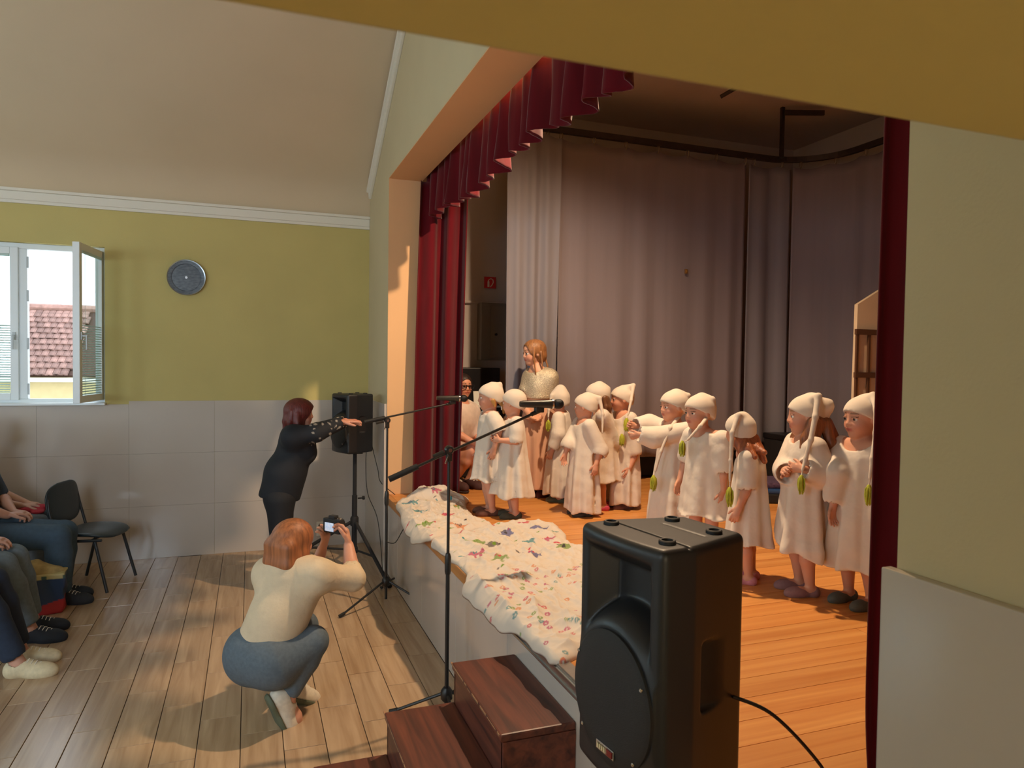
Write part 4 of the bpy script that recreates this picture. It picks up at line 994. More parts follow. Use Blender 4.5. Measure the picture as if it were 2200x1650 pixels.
# ================================================================== PEOPLE
m_skin = mat('skin', srgb(206, 150, 122), 0.5, vcol=True, sss=0.0, spec=0.35)
m_eye = mat('eye', (0.8, 0.8, 0.8), 0.2, vcol=True)
def icos(name, r, sub=2):
    bm = bmesh.new(); bmesh.ops.create_icosphere(bm, subdivisions=sub, radius=r); me = bpy.data.meshes.new(name); bm.to_mesh(me); bm.free(); smooth(me); return me
ME_EYE = icos('eye', 1.0, 3)
_v = np.zeros(len(ME_EYE.vertices)*3); ME_EYE.vertices.foreach_get('co', _v); _v = _v.reshape(-1, 3)
_c = np.tile(np.array([0.80, 0.78, 0.75]), (len(_v), 1)); _c[_v[:, 0] > 0.72] = srgb(70, 52, 40); _c[_v[:, 0] > 0.93] = (0.01, 0.01, 0.01); set_col(ME_EYE, _c); ME_EYE.materials.append(m_eye)
def hairmat(name, c):
    return mat(name, c, 0.45, var=0.35, vscale=34, stretch=(2.2, 2.2, 0.12), bump=0.6, bscale=60, bdist=0.006, spec=0.5)
def rot_about(v, ax, a):
    v = np.array(v, float); ax = unit(ax); return v*math.cos(a)+np.cross(ax, v)*math.sin(a)+ax*(ax@v)*(1-math.cos(a))
def hand(f, W, d, n, side, L, curl=0.5, k=0.004, point=False):
    """W wrist, d along the fingers, n palm normal (fingers bend towards n), side towards the thumb"""
    d = unit(d); n = unit(np.array(n)-d*(np.array(n)@d)); s = np.cross(d, n); s = s if s @ np.array(side) > 0 else -s
    f.cone(W, W+d*0.22*L, 0.135*L, 0.17*L, 0.012, sq=(n, 0.62)); f.cone(W+d*0.15*L, W+d*0.42*L, 0.17*L, 0.20*L, 0.010, sq=(n, 0.50))
    for i, (o, ln) in enumerate(((0.155, 0.90), (0.052, 1.0), (-0.052, 0.94), (-0.150, 0.76))):
        p = W+d*(0.46-0.10*abs(o))*L+s*o*1.12*L; dd = rot_about(d, n, 0.0); cur = curl*(0.75+0.12*i)
        if point: cur = 0.12 if i == 0 else curl*(0.9+0.1*i)
        ax = np.cross(d, n); ax = unit(ax)
        dirv = unit(d+s*o*0.6); r0 = 0.062*L
        for j, sl_ in enumerate((0.235, 0.165, 0.125)):
            dirv = rot_about(dirv, ax, cur*(0.8 if j == 0 else 1.0)); q = p+dirv*sl_*ln*L
            f.cone(p, q, r0, r0*0.90, k); p = q; r0 *= 0.90
    p = W+d*0.12*L+s*0.13*L; dv = unit(d*0.75+s*0.62+n*0.35)
    for sl_, r0, r1 in ((0.24, 0.085, 0.066), (0.17, 0.066, 0.060), (0.13, 0.060, 0.050)):
        q = p+dv*sl_*L; f.cone(p, q, r0*L, r1*L, 0.006); p = q; dv = unit(dv+d*0.30+n*0.25*curl-s*0.25*curl)
def frame_from(fw, up=(0, 0, 1)):
    fw = unit(fw); l = unit(np.cross(up, fw)); u = np.cross(fw, l); return np.stack([fw, l, u])
class Body:
    """joints of one figure, relative to its root on the ground; px() places a joint by where it is seen, at the figure's own depth"""
    def __init__(s, root, H, child, phi, head_phi=None, head_pitch=0.0):
        s.root = np.array(root, float); s.H = H; s.child = child
        r = s.root[:2]/np.linalg.norm(s.root[:2]); s.rh = np.array([r[0], r[1], 0])
        az = math.atan2(r[1], r[0])
        y = az+PI/2+math.radians(phi); s.f = np.array([math.cos(y), math.sin(y), 0]); s.l = np.array([-s.f[1], s.f[0], 0])
        y2 = az+PI/2+math.radians(phi if head_phi is None else head_phi); p = math.radians(head_pitch)
        s.hR = frame_from((math.cos(y2)*math.cos(p), math.sin(y2)*math.cos(p), math.sin(p)))
        z = np.array([0, 0, 1.0]); s.z = z
        hh = H*(0.195 if child else 0.135); s.hh = hh
        sw = 0.118 if child else 0.108; hw = 0.058
        s.hc = z*(H-hh*0.5); s.neck = z*(H-hh*(1.12 if child else 1.30)); s.chest = z*H*(0.68 if child else 0.71); s.belly = z*H*(0.56 if child else 0.61)
        s.pel = z*H*(0.46 if child else 0.52)
        sz = H*(0.765 if child else 0.80)
        s.sh = {'L': s.l*sw*H+z*sz, 'R': -s.l*sw*H+z*sz}
        s.hip = {'L': s.l*hw*H+z*H*(0.45 if child else 0.50), 'R': -s.l*hw*H+z*H*(0.45 if child else 0.50)}
        s.kn = {q: s.hip[q]*np.array([1.05, 1.05, 0])+z*H*(0.245 if child else 0.275)+s.f*0.01*H for q in 'LR'}
        s.an = {q: s.hip[q]*np.array([1.1, 1.1, 0])+z*H*0.045-s.f*0.015*H for q in 'LR'}
        s.toe = {q: s.f for q in 'LR'}
        s.el = {'L': s.l*(sw+0.042)*H+z*H*0.61-s.f*0.012*H, 'R': -s.l*(sw+0.042)*H+z*H*0.61-s.f*0.012*H}
        s.wr = {'L': s.l*(sw+0.050)*H+z*H*0.475+s.f*0.04*H, 'R': -s.l*(sw+0.050)*H+z*H*0.475+s.f*0.04*H}
        s.hd = {}; s.hn = {}; s.curl = {'L': 0.35, 'R': 0.35}; s.point = {'L': False, 'R': False}; s.foot = True
    def px(s, x, y, off=0.0):
        d = ray(x, y); D = (s.root-CP) @ s.rh-off; t = D/(d @ s.rh); return CP+d*t-s.root
    def head_at(s, x, y=None, off=0.0):
        p = s.px(x, 800 if y is None else y, off); z0 = s.hc[2] if y is None else p[2]
        dlt = np.array([p[0], p[1], z0])-s.hc; s.hc = s.hc+dlt; s.neck = s.neck+dlt*np.array([0.6, 0.6, 1 if y is not None else 0])
    def bounds(s, pad=0.12):
        P = np.array([s.hc+s.hR[i]*q*s.hh*0.6 for i in range(3) for q in (-1, 1)]+[s.pel, s.chest, s.neck]+[d[q] for d in (s.sh, s.el, s.wr, s.hip, s.kn, s.an) for q in 'LR'])
        lo = P.min(0)-pad; hi = P.max(0)+pad; lo[2] = max(lo[2], -0.01) if s.foot else lo[2]; return lo, hi
    def body_mesh(s, h=0.0042, skin=(206, 150, 122), hair=(110, 80, 56)):
        H = s.H; c = s.child; lo, hi = s.bounds(); f = Field(lo, hi, h); F_, L_, Z = s.f, s.l, s.z; R3 = np.stack([F_, L_, Z])
        # torso and neck
        f.ell(s.pel, (0.070*H, 0.085*H, 0.075*H), R3); f.ell(s.belly, (0.068*H, 0.080*H, 0.10*H), R3, 0.04*H)
        f.ell(s.chest, ((0.066 if c else 0.062)*H, 0.092*H, 0.115*H), R3, 0.05*H)
        f.cone(s.belly, s.chest, 0.060*H, 0.065*H, 0.04*H)
        f.cone(s.sh['L'], s.sh['R'], 0.036*H, 0.036*H, 0.04*H); f.cone(s.neck-Z*0.02*H, s.chest, 0.036*H, 0.06*H, 0.05*H)
        jaw = s.hc-s.hR[2]*0.30*s.hh-s.hR[0]*0.10*s.hh
        f.cone(s.neck-Z*0.01*H, jaw, (0.033 if c else 0.031)*H, (0.034 if c else 0.030)*H, 0.03*H)
        # limbs
        for q in 'LR':
            f.chain([s.sh[q], s.el[q]], [0.036*H, 0.027*H], 0.018*H)
            m = s.el[q]+(s.wr[q]-s.el[q])*0.3; f.chain([s.el[q], m, s.wr[q]], [0.026*H, 0.027*H, 0.0175*H], 0.010*H)
            f.chain([s.hip[q], s.kn[q]], [0.060*H, 0.038*H], 0.03*H)
            m = s.kn[q]+(s.an[q]-s.kn[q])*0.32-0*F_; f.chain([s.kn[q], m, s.an[q]], [0.036*H, 0.037*H, 0.022*H], 0.012*H)
            if s.foot:
                t = unit(s.toe[q]); a = s.an[q]; hl = a-np.array([0, 0, 1])*0.022*H-t*0.02*H; f.chain([a, hl], [0.022*H, 0.024*H], 0.01*H); f.chain([hl, hl+t*0.075*H, hl+t*0.115*H-Z*0.004*H], [0.024*H, 0.024*H, 0.018*H], 0.012*H)
            d = s.hd.get(q, s.wr[q]-s.el[q]); n = s.hn.get(q, (-s.l if q == 'L' else s.l)); side = s.f+0.2*Z
            if q in s.hn and len(s.hn[q]) == 2: n, side = s.hn[q]
            hand(f, s.wr[q], d, n, side, (0.108 if c else 0.106)*H, s.curl[q], point=s.point[q])
        # head
        hh = s.hh; A = s.hR; P = lambda x, y, z: s.hc+A[0]*x*hh+A[1]*y*hh+A[2]*z*hh
        fc = 1.0 if c else 0.93
        f.ell(P(-0.05, 0, 0.10), (0.47*hh, 0.385*fc*hh, 0.40*hh), A, 0.01)
        f.ell(P(0.10, 0, -0.16), (0.325*hh, 0.30*fc*hh, 0.33*hh), A, 0.06*hh)
        f.ell(P(0.27, 0, -0.40), (0.10*hh, 0.12*hh, 0.085*hh), A, 0.12*hh)
        for y in (-1, 1):
            f.ell(P(0.235, y*0.160*fc, -0.16), (0.13*hh, 0.12*hh, 0.13*hh), A, 0.10*hh)
            f.ell(P(-0.02, y*0.375*fc, -0.04), (0.085*hh, 0.045*hh, 0.12*hh), A, 0.03*hh)
            f.ell(P(0.465, y*0.155, 0.02), (0.09*hh, 0.105*hh, 0.065*hh), A, 0.06*hh, 'sub')
        f.cone(P(0.375, 0, 0.04), P(0.435, 0, -0.105), 0.035*hh, 0.052*hh, 0.06*hh)
        for y in (-1, 1): f.ell(P(0.405, y*0.055, -0.125), (0.045*hh, 0.04*hh, 0.035*hh), A, 0.03*hh)
        f.ell(P(0.385, 0, -0.225), (0.055*hh, 0.105*hh, 0.030*hh), A, 0.025*hh); f.ell(P(0.378, 0, -0.278), (0.055*hh, 0.085*hh, 0.032*hh), A, 0.02*hh)
        f.ell(P(0.445, 0, -0.250), (0.05*hh, 0.09*hh, 0.010*hh), A, 0.01*hh, 'sub')
        for y in (-1, 1): f.ell(P(0.362, y*0.155, 0.045), (0.05*hh, 0.085*hh, 0.022*hh), A, 0.02*hh)
        me = f.mesh('body', 1); V = f.V; sk = np.array(srgb(*skin)); col = np.tile(sk, (len(V), 1))
        u = (V-s.hc) @ A.T/hh; x, y, z = u[:, 0], u[:, 1], u[:, 2]
        ch = np.exp(-(((np.abs(y)-0.19)/0.10)**2+((z+0.17)/0.09)**2))*(x > 0.1); col = col*(1-ch[:, None]*0.3)+np.array(srgb(206, 100, 88))*ch[:, None]*0.3
        lip = np.exp(-(((y)/0.10)**4+((z+0.25)/0.048)**4))*(x > 0.28); col = col*(1-lip[:, None]*0.8)+np.array(srgb(176, 78, 74))*lip[:, None]*0.8
        br = ((np.abs(z-0.135-0.10*(0.16-np.abs(np.abs(y)-0.15))) < 0.018) & (np.abs(y) > 0.06) & (np.abs(y) < 0.25) & (x > 0.2)); col[br] = np.array(srgb(*hair))*0.8+0.2*sk
        lash = ((np.abs(z-0.062) < 0.012) & (np.abs(np.abs(y)-0.155) < 0.08) & (x > 0.3)); col[lash] = 0.35*sk
        set_col(me, col); return me
    def make(s, label, skin=(206, 150, 122), hair=(110, 80, 56), h=0.0042, group=None):
        s.e = empty('person', tuple(s.root), label, 'person', group)
        link('body', s.body_mesh(h, skin, hair), m_skin, s.e)
        hh = s.hh; A = s.hR
        for y in (-1, 1):
            o = link('eye', ME_EYE, None, s.e, tuple(s.hc+A[0]*0.335*hh+A[1]*y*0.152*hh+A[2]*0.012*hh)); o.scale = (0.066*hh,)*3
            o.rotation_euler = Matrix(((A[0][0], A[1][0], A[2][0]), (A[0][1], A[1][1], A[2][1]), (A[0][2], A[1][2], A[2][2]))).to_euler()
        return s.e
    def hp(s, x, y, z): return s.hc+s.hR[0]*x*s.hh+s.hR[1]*y*s.hh+s.hR[2]*z*s.hh
    def add(s, name, f, m, relax=2, parent=None, col=None):
        me = f.mesh(name, relax)
        if col is not None: set_col(me, col(f.V))
        return link(name, me, m, parent or s.e)
    # ---------------------------------------------------------------- clothing
    def gown(s, hem, m, sleeve='short', flare=1.0, folds=7, seed=0, neck=1.0, hem_px=None, lean=(0, 0), skew=0.0, wide=1.0):
        H = s.H; rg = np.random.RandomState(seed); lo, hi = s.bounds(0.16); lo[2] = hem-0.03-abs(skew); hi[2] = s.neck[2]+0.06
        lo[:2] = np.minimum(lo[:2], -0.34*H); hi[:2] = np.maximum(hi[:2], 0.34*H)
        f = Field(lo, hi, 0.0075); zs = np.array([hem, 0.30*H, 0.50*H, 0.62*H, 0.72*H, 0.79*H]); zs[1] = max(zs[1], hem+0.02)
        wb = np.array([0.172*flare, 0.158*(0.5+0.5*flare), 0.136, 0.126, 0.122, 0.112])*H*wide; wa = np.array([0.140*flare, 0.128*(0.5+0.5*flare), 0.110, 0.098, 0.088, 0.066])*H
        p1, p2, p3 = rg.uniform(0, 6.28, 3); zsh = s.sh['L'][2]; cc = (s.sh['L']+s.sh['R'])*0.5
        cx = np.array([s.pel[0]*0+lean[0], s.pel[0]*0.5+lean[0]*0.6, s.belly[0], s.belly[0], s.chest[0], cc[0]]); cy = np.array([lean[1], s.pel[1]*0.5+lean[1]*0.6, s.belly[1], s.belly[1], s.chest[1], cc[1]])
        def fn(X, Y, Z, inset=0.0):
            a = np.interp(Z, zs, wa)-inset; b = np.interp(Z, zs, wb)-inset; x = X-np.interp(Z, zs, cx); y = Y-np.interp(Z, zs, cy)
            u = x*s.f[0]+y*s.f[1]; v = x*s.l[0]+y*s.l[1]; th = np.arctan2(v/b, u/a)
            A = 0.014+0.095*np.clip((0.68*H-Z)/(0.5*H), 0, 1)**0.8
            tw = 0.9*np.clip((0.7*H-Z)/H, 0, 1)
            R = 1+A*(np.sin(folds*th+p1+tw*2)+0.55*np.sin((folds+4)*th+p2-tw)+0.35*np.sin(3*th+p3))+0.006*np.sin(Z*60+th*3)*1.0
            u2, v2 = u/(a*R), v/(b*R); k0 = np.sqrt(u2**2+v2**2); k1 = np.sqrt((u2/a)**2+(v2/b)**2)+1e-5
            d = k0*(k0-1)/k1*0.85
            sl_ = zsh+0.030*H-0.55*np.maximum(np.abs(v)-0.045*H, 0)
            if inset: return d
            return np.maximum(d, np.maximum((hem+skew*(v/(0.17*H))+0.012*np.sin(4*th+p1))-Z, (Z-sl_)*0.85))
        for q in 'LR':
            S_, E_, W_ = s.sh[q], s.el[q], s.wr[q]; S2 = S_-np.array([0, 0, 0.012*H])
            if sleeve == 'short': pts = [S2, S_+(E_-S_)*0.45, S_+(E_-S_)*0.93]; rs = [0.054*H, 0.056*H, 0.060*H]
            elif sleeve == 'elbow': pts = [S2, E_, E_+(W_-E_)*0.12]; rs = [0.056*H, 0.062*H, 0.064*H]
            else: pts = [S2, E_, E_+(W_-E_)*0.75]; rs = [0.056*H, 0.062*H, 0.052*H] if sleeve == 'long' else [0.056*H, 0.070*H, 0.062*H]
            f.chain(pts, rs, 0.022)
            t = unit(pts[-1]-pts[-2]); e = pts[-1]; r = rs[-1]
            f.cone(e+t*(r*0.9+0.012), e+t*(r*2.4), r*0.86, r*1.15, 0.0, 'sub'); f.cone(e-t*r*0.2, e+t*r*1.2, r*0.74, r*0.84, 0.0, 'sub')
        f.func(fn, lo, hi, 0.02)
        f.func(lambda X, Y, Z: np.maximum(fn(X, Y, Z, 0.020), Z-(hem+0.10*H)), lo, hi, 0.0, 'sub')
        n0 = s.neck+np.array([0, 0, 1])*0.015*H; f.ell(n0+s.f*0.016*H, (0.062*H*neck, 0.068*H*neck, 0.055*H*neck), np.stack([s.f, s.l, s.z]), 0.01, 'sub'); f.cone(n0, n0+np.array([0, 0, .1]), 0.05*H, 0.06*H, 0.008, 'sub')
        return s.add('gown', f, m, 2)
    def cap(s, m, tail=None, tass=None, bag=0.0, tm=None, up=0.0):
        hh = s.hh; lo = s.hc-0.75*hh; hi = s.hc+0.75*hh
        pts = []
        if tail: pts = [s.px(*p) if len(p) == 3 and not isinstance(p[0], str) else p for p in tail]
        for p in pts: lo = np.minimum(lo, p-0.05); hi = np.maximum(hi, p+0.05)
        f = Field(lo, hi, 0.0052); A = s.hR
        f.ell(s.hp(-0.055, 0, 0.11), (0.515*hh, 0.435*hh, 0.445*hh), A); f.ell(s.hp(-0.14, 0, -0.08), (0.40*hh, 0.405*hh, 0.36*hh), A, 0.05*hh)
        if up: f.ell(s.hp(-0.12, 0, 0.32+up*0.5), (0.30*hh, 0.28*hh, (0.24+up)*hh), A, 0.10*hh)
        a, b = s.hp(0.47, 0, 0.235), s.hp(-0.45, 0, -0.30); t = unit(b-a); nrm = np.cross(s.hR[1], t); nrm = nrm if nrm[2] < 0 else -nrm
        f.half(a, nrm, 'cut')
        f.func(lambda X, Y, Z: np.maximum(np.sqrt(np.maximum((((X-a[0])*nrm[0]+(Y-a[1])*nrm[1]+(Z-a[2])*nrm[2])-0.004)**2, 0))-0.007, 9.0), lo, hi) if False else None
        if bag: f.ell(s.hp(-0.46, 0, 0.22), (0.22*hh, 0.24*hh, 0.22*hh), A, 0.10*hh); f.cone(s.hp(-0.5, 0.05, 0.3), s.hp(-0.60, -0.02, 0.34), 0.10*hh, 0.05*hh, 0.06*hh)
        if len(pts) > 1:
            rs = list(np.linspace(0.085*hh, 0.040*hh, len(pts))); f.cone(s.hp(-0.15, 0, 0.40), pts[0], 0.20*hh, 0.09*hh, 0.10*hh); f.chain(pts, rs, 0.012)
        o = s.add('nightcap', f, m, 2)
        V = np.zeros(len(o.data.vertices)*3); 
        if tass is not None:
            p = s.px(*tass) if len(tass) == 3 else np.array(tass); t_ = link('tassel', ME_TASSEL, None, o, tuple(p)); t_.rotation_euler = (0, 0, rnd.uniform(0, 6)); sc_ = rnd.uniform(0.9, 1.1); t_.scale = (sc_, sc_, sc_)
            if pts and np.linalg.norm(pts[-1]-p) > 0.02: MB().tube([pts[-1], (pts[-1]+p)/2+np.array([0, 0, -0.004]), p], 0.003, 6).build('tassel_cord', m, o)
        return o
    def shoes(s, cu, cs, kind='slipper', h=0.0055):
        H = s.H; mu = mat('shoe_%d_%d_%d' % cu, srgb(*cu), 0.8, var=0.10, vscale=45); ms = mat('sole_%d_%d_%d' % cs, srgb(*cs), 0.7)
        for q in 'LR':
            t = unit(s.toe[q]); a = s.an[q]; up = np.array([0, 0, 1.0]) if abs(t[2]) < 0.3 else unit(s.kn[q]-a); sd = np.cross(up, t); sd = unit(sd); up = np.cross(t, sd); R3 = np.stack([t, sd, up]); L_ = 0.158*H
            c0 = a-up*(0.030*H)+t*0.030*H
            f = Field(c0-L_*0.75, c0+L_*0.75, h); f.ell(c0+t*0.038*H, (0.066*H, 0.036*H, 0.034*H), R3); f.ell(c0-t*0.045*H+up*0.006*H, (0.036*H, 0.031*H, 0.034*H), R3, 0.02*H)
            if kind == 'shoe': f.ell(c0-t*0.02*H+up*0.02*H, (0.045*H, 0.031*H, 0.030*H), R3, 0.02*H)
            f.half(c0-up*0.018*H, -up, 'cut'); f.cone(a-up*0.005*H, a+up*0.1, 0.027*H, 0.034*H, 0.004, 'sub')
            o = s.add('shoe' if kind == 'shoe' else 'slipper', f, mu, 2)
            f = Field(c0-L_*0.75, c0+L_*0.75, h); f.ell(c0+t*0.036*H-up*0.010*H, (0.070*H, 0.039*H, 0.034*H), R3); f.ell(c0-t*0.045*H-up*0.010*H, (0.038*H, 0.033*H, 0.034*H), R3, 0.02*H)
            f.half(c0-up*0.016*H, up, 'cut'); f.half(c0-up*0.030*H, -up, 'cut'); s.add('sole', f, ms, 1, o)
            if kind == 'shoe':
                lc = MB()
                for j in range(5): q0 = c0+t*(0.006+0.013*j)*H+up*(0.044-0.0040*j)*H; lc.tube([q0-sd*0.018*H-up*0.005*H, q0+up*0.002*H, q0+sd*0.018*H-up*0.005*H], 0.0028, 6)
                lc.build('laces', m_white, o)
    def hair_strands(s, m, strands, r=0.012, cap=None, blend=0.018):
        """locks given as lists of (x,y,z) in head units, or px tuples with 'p' first"""
        P = [[s.px(*q[1:]) if q[0] == 'p' else s.hp(*q) for q in st_] for st_ in strands]; al = np.array([p for st_ in P for p in st_])
        lo, hi = al.min(0)-0.06, al.max(0)+0.06
        if cap: lo = np.minimum(lo, s.hc-0.7*s.hh); hi = np.maximum(hi, s.hc+0.7*s.hh)
        f = Field(lo, hi, 0.0048)
        if cap: cap(f)
        for st_ in P: f.chain(st_, list(np.linspace(r, r*0.45, len(st_))), blend)
        return s.add('hair', f, m, 1)
    def top(s, m, name='top', sleeve=0.9, off=0.014, hem=None, belly=1.0, col=None, bust=0.0, neckcut=1.0, loose=0.0):
        H = s.H; lo, hi = s.bounds(0.14); f = Field(lo, hi, 0.008); R3 = np.stack([s.f, s.l, s.z])
        for q in 'LR':
            S_, E_, W_ = s.sh[q], s.el[q], s.wr[q]
            if sleeve <= 1: pts = [S_, S_+(E_-S_)*sleeve]; rs = [0.038*H+off, 0.030*H+off+loose]
            else: pts = [S_, E_, E_+(W_-E_)*(sleeve-1)]; rs = [0.038*H+off, 0.029*H+off+loose, (0.026-0.008*(sleeve-1))*H+off+loose*0.6]
            f.chain(pts, rs, 0.02); t = unit(pts[-1]-pts[-2]); e = pts[-1]; r = rs[-1]
            f.cone(e+t*r*0.95, e+t*r*2.2, r*0.9, r*1.2, 0.0, 'sub'); f.cone(e, e+t*r*1.1, r*0.80, r*0.86, 0.0, 'sub')
        f.ell(s.belly, (0.070*H*belly+off, 0.083*H*belly+off, 0.105*H+off), R3, 0.03*H); f.ell(s.chest, (0.066*H+off, 0.094*H+off, 0.118*H+off), R3, 0.06*H); f.ell(s.pel, (0.072*H*belly+off, 0.088*H+off, 0.075*H+off), R3, 0.06*H)
        f.cone(s.belly, s.chest, 0.062*H+off, 0.070*H+off, 0.05*H); f.cone(s.pel, s.belly, 0.070*H+off, 0.066*H*belly+off, 0.05*H)
        f.cone(s.sh['L'], s.sh['R'], 0.038*H+off, 0.038*H+off, 0.05*H); f.cone(s.neck-s.z*0.03*H, s.chest, 0.040*H+off, 0.06*H+off, 0.05*H)
        if bust:
            for q in (-1, 1): f.ell(s.chest+s.f*0.055*H+s.l*q*0.045*H-s.z*0.025*H, (0.045*H*bust, 0.045*H, 0.048*H), R3, 0.04*H)
        n0 = s.neck+s.z*0.03*H; f.ell(n0+s.f*0.02*H, (0.052*H*neckcut, 0.054*H*neckcut, 0.05*H*neckcut), R3, 0.008, 'sub')
        if hem is not None: f.half(hem[0], hem[1], 'cut')
        return s.add(name, f, m, 2, col=col)
    def trousers(s, m, off=0.012, end=0.93, name='trousers', waist=True, loose=0.0, seat=1.0):
        H = s.H; lo, hi = s.bounds(0.14); f = Field(lo, hi, 0.0075); R3 = np.stack([s.f, s.l, s.z])
        f.ell(s.pel, (0.074*H*seat+off, 0.090*H*seat+off, 0.080*H+off), R3)
        for q in 'LR':
            m_ = s.kn[q]+(s.an[q]-s.kn[q])*0.32; a2 = s.kn[q]+(s.an[q]-s.kn[q])*end
            f.chain([s.hip[q], s.kn[q]], [0.064*H*seat+off, 0.041*H+off+loose*.5], 0.035*H); f.chain([s.kn[q], m_, a2], [0.040*H+off+loose*.5, 0.038*H+off+loose, 0.024*H+off+loose], 0.012*H)
            t = unit(a2-m_); r = 0.024*H+off+loose; f.cone(a2+t*r*0.95, a2+t*r*2.2, r*0.9, r*1.2, 0.0, 'sub')
        return s.add(name, f, m, 2)
# yarn tassel shared by every nightcap
def tassel_mesh():
    mb = MB(); rg = random.Random(5)
    for k in range(26):
        a_ = rg.uniform(0, 6.28); r = rg.uniform(0.004, 0.019); l = rg.uniform(0.075, 0.10); dx, dy = math.cos(a_), math.sin(a_)
        mb.tube([(dx*0.003, dy*0.003, 0), (dx*r, dy*r, -0.018), (dx*r*1.15, dy*r*1.15, -l*0.6), (dx*r*0.9+rg.uniform(-.004, .004), dy*r*0.9, -l)], 0.0032, 5)
    mb.lathe([(0.006, 0.004), (0.010, -0.002), (0.011, -0.012), (0.008, -0.018)], (0, 0, 0), 10)
    me = mb.mesh('tassel', 50); me.materials.append(mat('yarn_lime', srgb(176, 178, 52), 0.8, var=0.15, vscale=60)); return me
ME_TASSEL = tassel_mesh()
m_gown = mat('cotton_cream', srgb(216, 202, 186), 0.85, var=0.03, vscale=10, sheen=0.15, bump=0.35, bscale=9, bdist=0.03)
m_cap = mat('jersey_cream', srgb(212, 196, 178), 0.9, var=0.03, vscale=12, sheen=0.15, bump=0.08, bscale=160, bdist=0.003)
GK = 'children in cream gowns and nightcaps'
# ---------------------------------------------------------------- the children in gowns
def kid(foot, H, phi, hphi, hx, label, hem, sleeve='short', L=None, R=None, skin=(206, 148, 120), hair=(150, 108, 70), shoe=((120, 96, 92), (170, 160, 150)), tail=None, tass=None, pitch=-4, capkw=None, gownkw=None, setup=None, hairst=None, haircol=None):
    b = Body(onz(foot[0], foot[1], SZ), H, True, phi, hphi, pitch); b.head_at(hx)
    if L: b.el['L'], b.wr['L'] = b.px(*L[0]), b.px(*L[1]); b.hd['L'] = unit(b.px(*L[2])-b.wr['L']) if len(L) > 2 else b.wr['L']-b.el['L']
    if R: b.el['R'], b.wr['R'] = b.px(*R[0]), b.px(*R[1]); b.hd['R'] = unit(b.px(*R[2])-b.wr['R']) if len(R) > 2 else b.wr['R']-b.el['R']
    if setup: setup(b)
    b.make(label, skin, hair, group=GK)
    b.gown(hem, m_gown, sleeve, seed=int(foot[0]), **(gownkw or {}))
    b.cap(m_cap, tail, tass, **(capkw or {}))
    b.shoes(shoe[0], shoe[1])
    if hairst: b.hair_strands(hairmat('hair_%d_%d_%d' % haircol, srgb(*haircol)), hairst[0], hairst[1])
    return b
kid((1050, 1104), 1.03, 12, 4, 1053, 'child in a cream gown singing into the far microphone, hair tied at the nape', 0.28, 'short',
    L=((1072, 925, 0.15), (1062, 962, 0.16)), tail=[(1074, 826, 0.0), (1079, 850, 0.02), (1078, 880, 0.03)], haircol=(176, 128, 66),
    hairst=([[(-0.38, 0.16, -0.2), (-0.52, 0.14, -0.42), (-0.50, 0.10, -0.66)], [(-0.40, 0.0, -0.2), (-0.58, 0.05, -0.4), (-0.60, 0.05, -0.6)], [(-0.1, 0.36, -0.12), (-0.15, 0.38, -0.35)]], 0.020), shoe=((104, 66, 52), (120, 86, 66)))
kid((1100, 1110), 0.99, 14, -28, 1104, 'child in a white gown with clasped hands beside the singing child', 0.17, 'short',
    L=((1108, 948, 0.14), (1074, 946, 0.16), (1060, 944, 0.12)), R=((1082, 935, -0.05), (1066, 938, 0.02), (1056, 946, 0.06)), shoe=((70, 70, 56), (150, 146, 120)), gownkw=dict(flare=1.15, neck=1.0),
    setup=lambda b: (b.curl.update(L=0.8, R=0.8)))
kid((1203, 1076), 0.98, -12, -48, 1202, 'child in a cream gown and pointed cap, turned away beside the tall girl', 0.06, 'long',
    tail=[(1186, 850, 0.06), (1179, 880, 0.09), (1178, 896, 0.10)], tass=(1178, 903, 0.105), capkw=dict(up=0.10), shoe=((92, 92, 70), (176, 172, 150)))
kid((1292, 1093), 1.04, 0, -18, 1283, 'child with long brown hair and pink slippers mostly hidden behind another child', 0.24, 'long',
    L=((1318, 950, 0.0), (1300, 932, 0.06), (1293, 922, 0.10)), tail=[(1306, 835, 0.0), (1304, 860, 0.03), (1292, 885, 0.06)], haircol=(104, 66, 40), hairst=([[(-0.40, 0.25, -0.1), (-0.48, 0.30, -0.45), (-0.42, 0.28, -0.85)], [(-0.42, 0.12, -0.1), (-0.55, 0.15, -0.5), (-0.5, 0.15, -0.9)], [(-0.40, 0.0, -0.1), (-0.52, 0.02, -0.5), (-0.5, 0.0, -0.85)]], 0.026), shoe=((196, 70, 100), (220, 150, 170)))
kid((1252, 1106), 0.96, 22, -14, 1258, 'small child in a loose cream gown facing left with both arms hanging down', 0.035, 'elbow',
    L=((1290, 968, 0.10), (1281, 997, 0.14), (1279, 1010, 0.15)), R=((1222, 955, 0.02), (1214, 975, 0.05), (1212, 990, 0.05)), tail=[(1288, 855, 0.02), (1295, 890, 0.05), (1294, 930, 0.07)], gownkw=dict(neck=1.25), shoe=((60, 54, 46), (140, 130, 110)))
kid((1338, 1090), 1.01, 26, 16, 1336, 'child in a cream gown whose green tassel is held by a neighbour', 0.04, 'short',
    L=((1364, 975, 0.10), (1353, 1004, 0.14), (1348, 1018, 0.15)), tail=[(1361, 828, 0.03), (1356, 860, 0.10), (1349, 892, 0.15)], tass=(1346, 899, 0.17), gownkw=dict(neck=1.3, flare=0.95), shoe=((110, 70, 60), (150, 120, 100)))
_t = link('tassel', ME_TASSEL, None, [o for o in bpy.data.objects if o.name.startswith('nightcap')][-1], tuple(onz(1338, 1090, SZ)*0+np.array([0, 0, 0])))
_b = Body(onz(1338, 1090, SZ), 1.01, True, 26); _t.location = tuple(_b.px(1336, 933, 0.18))
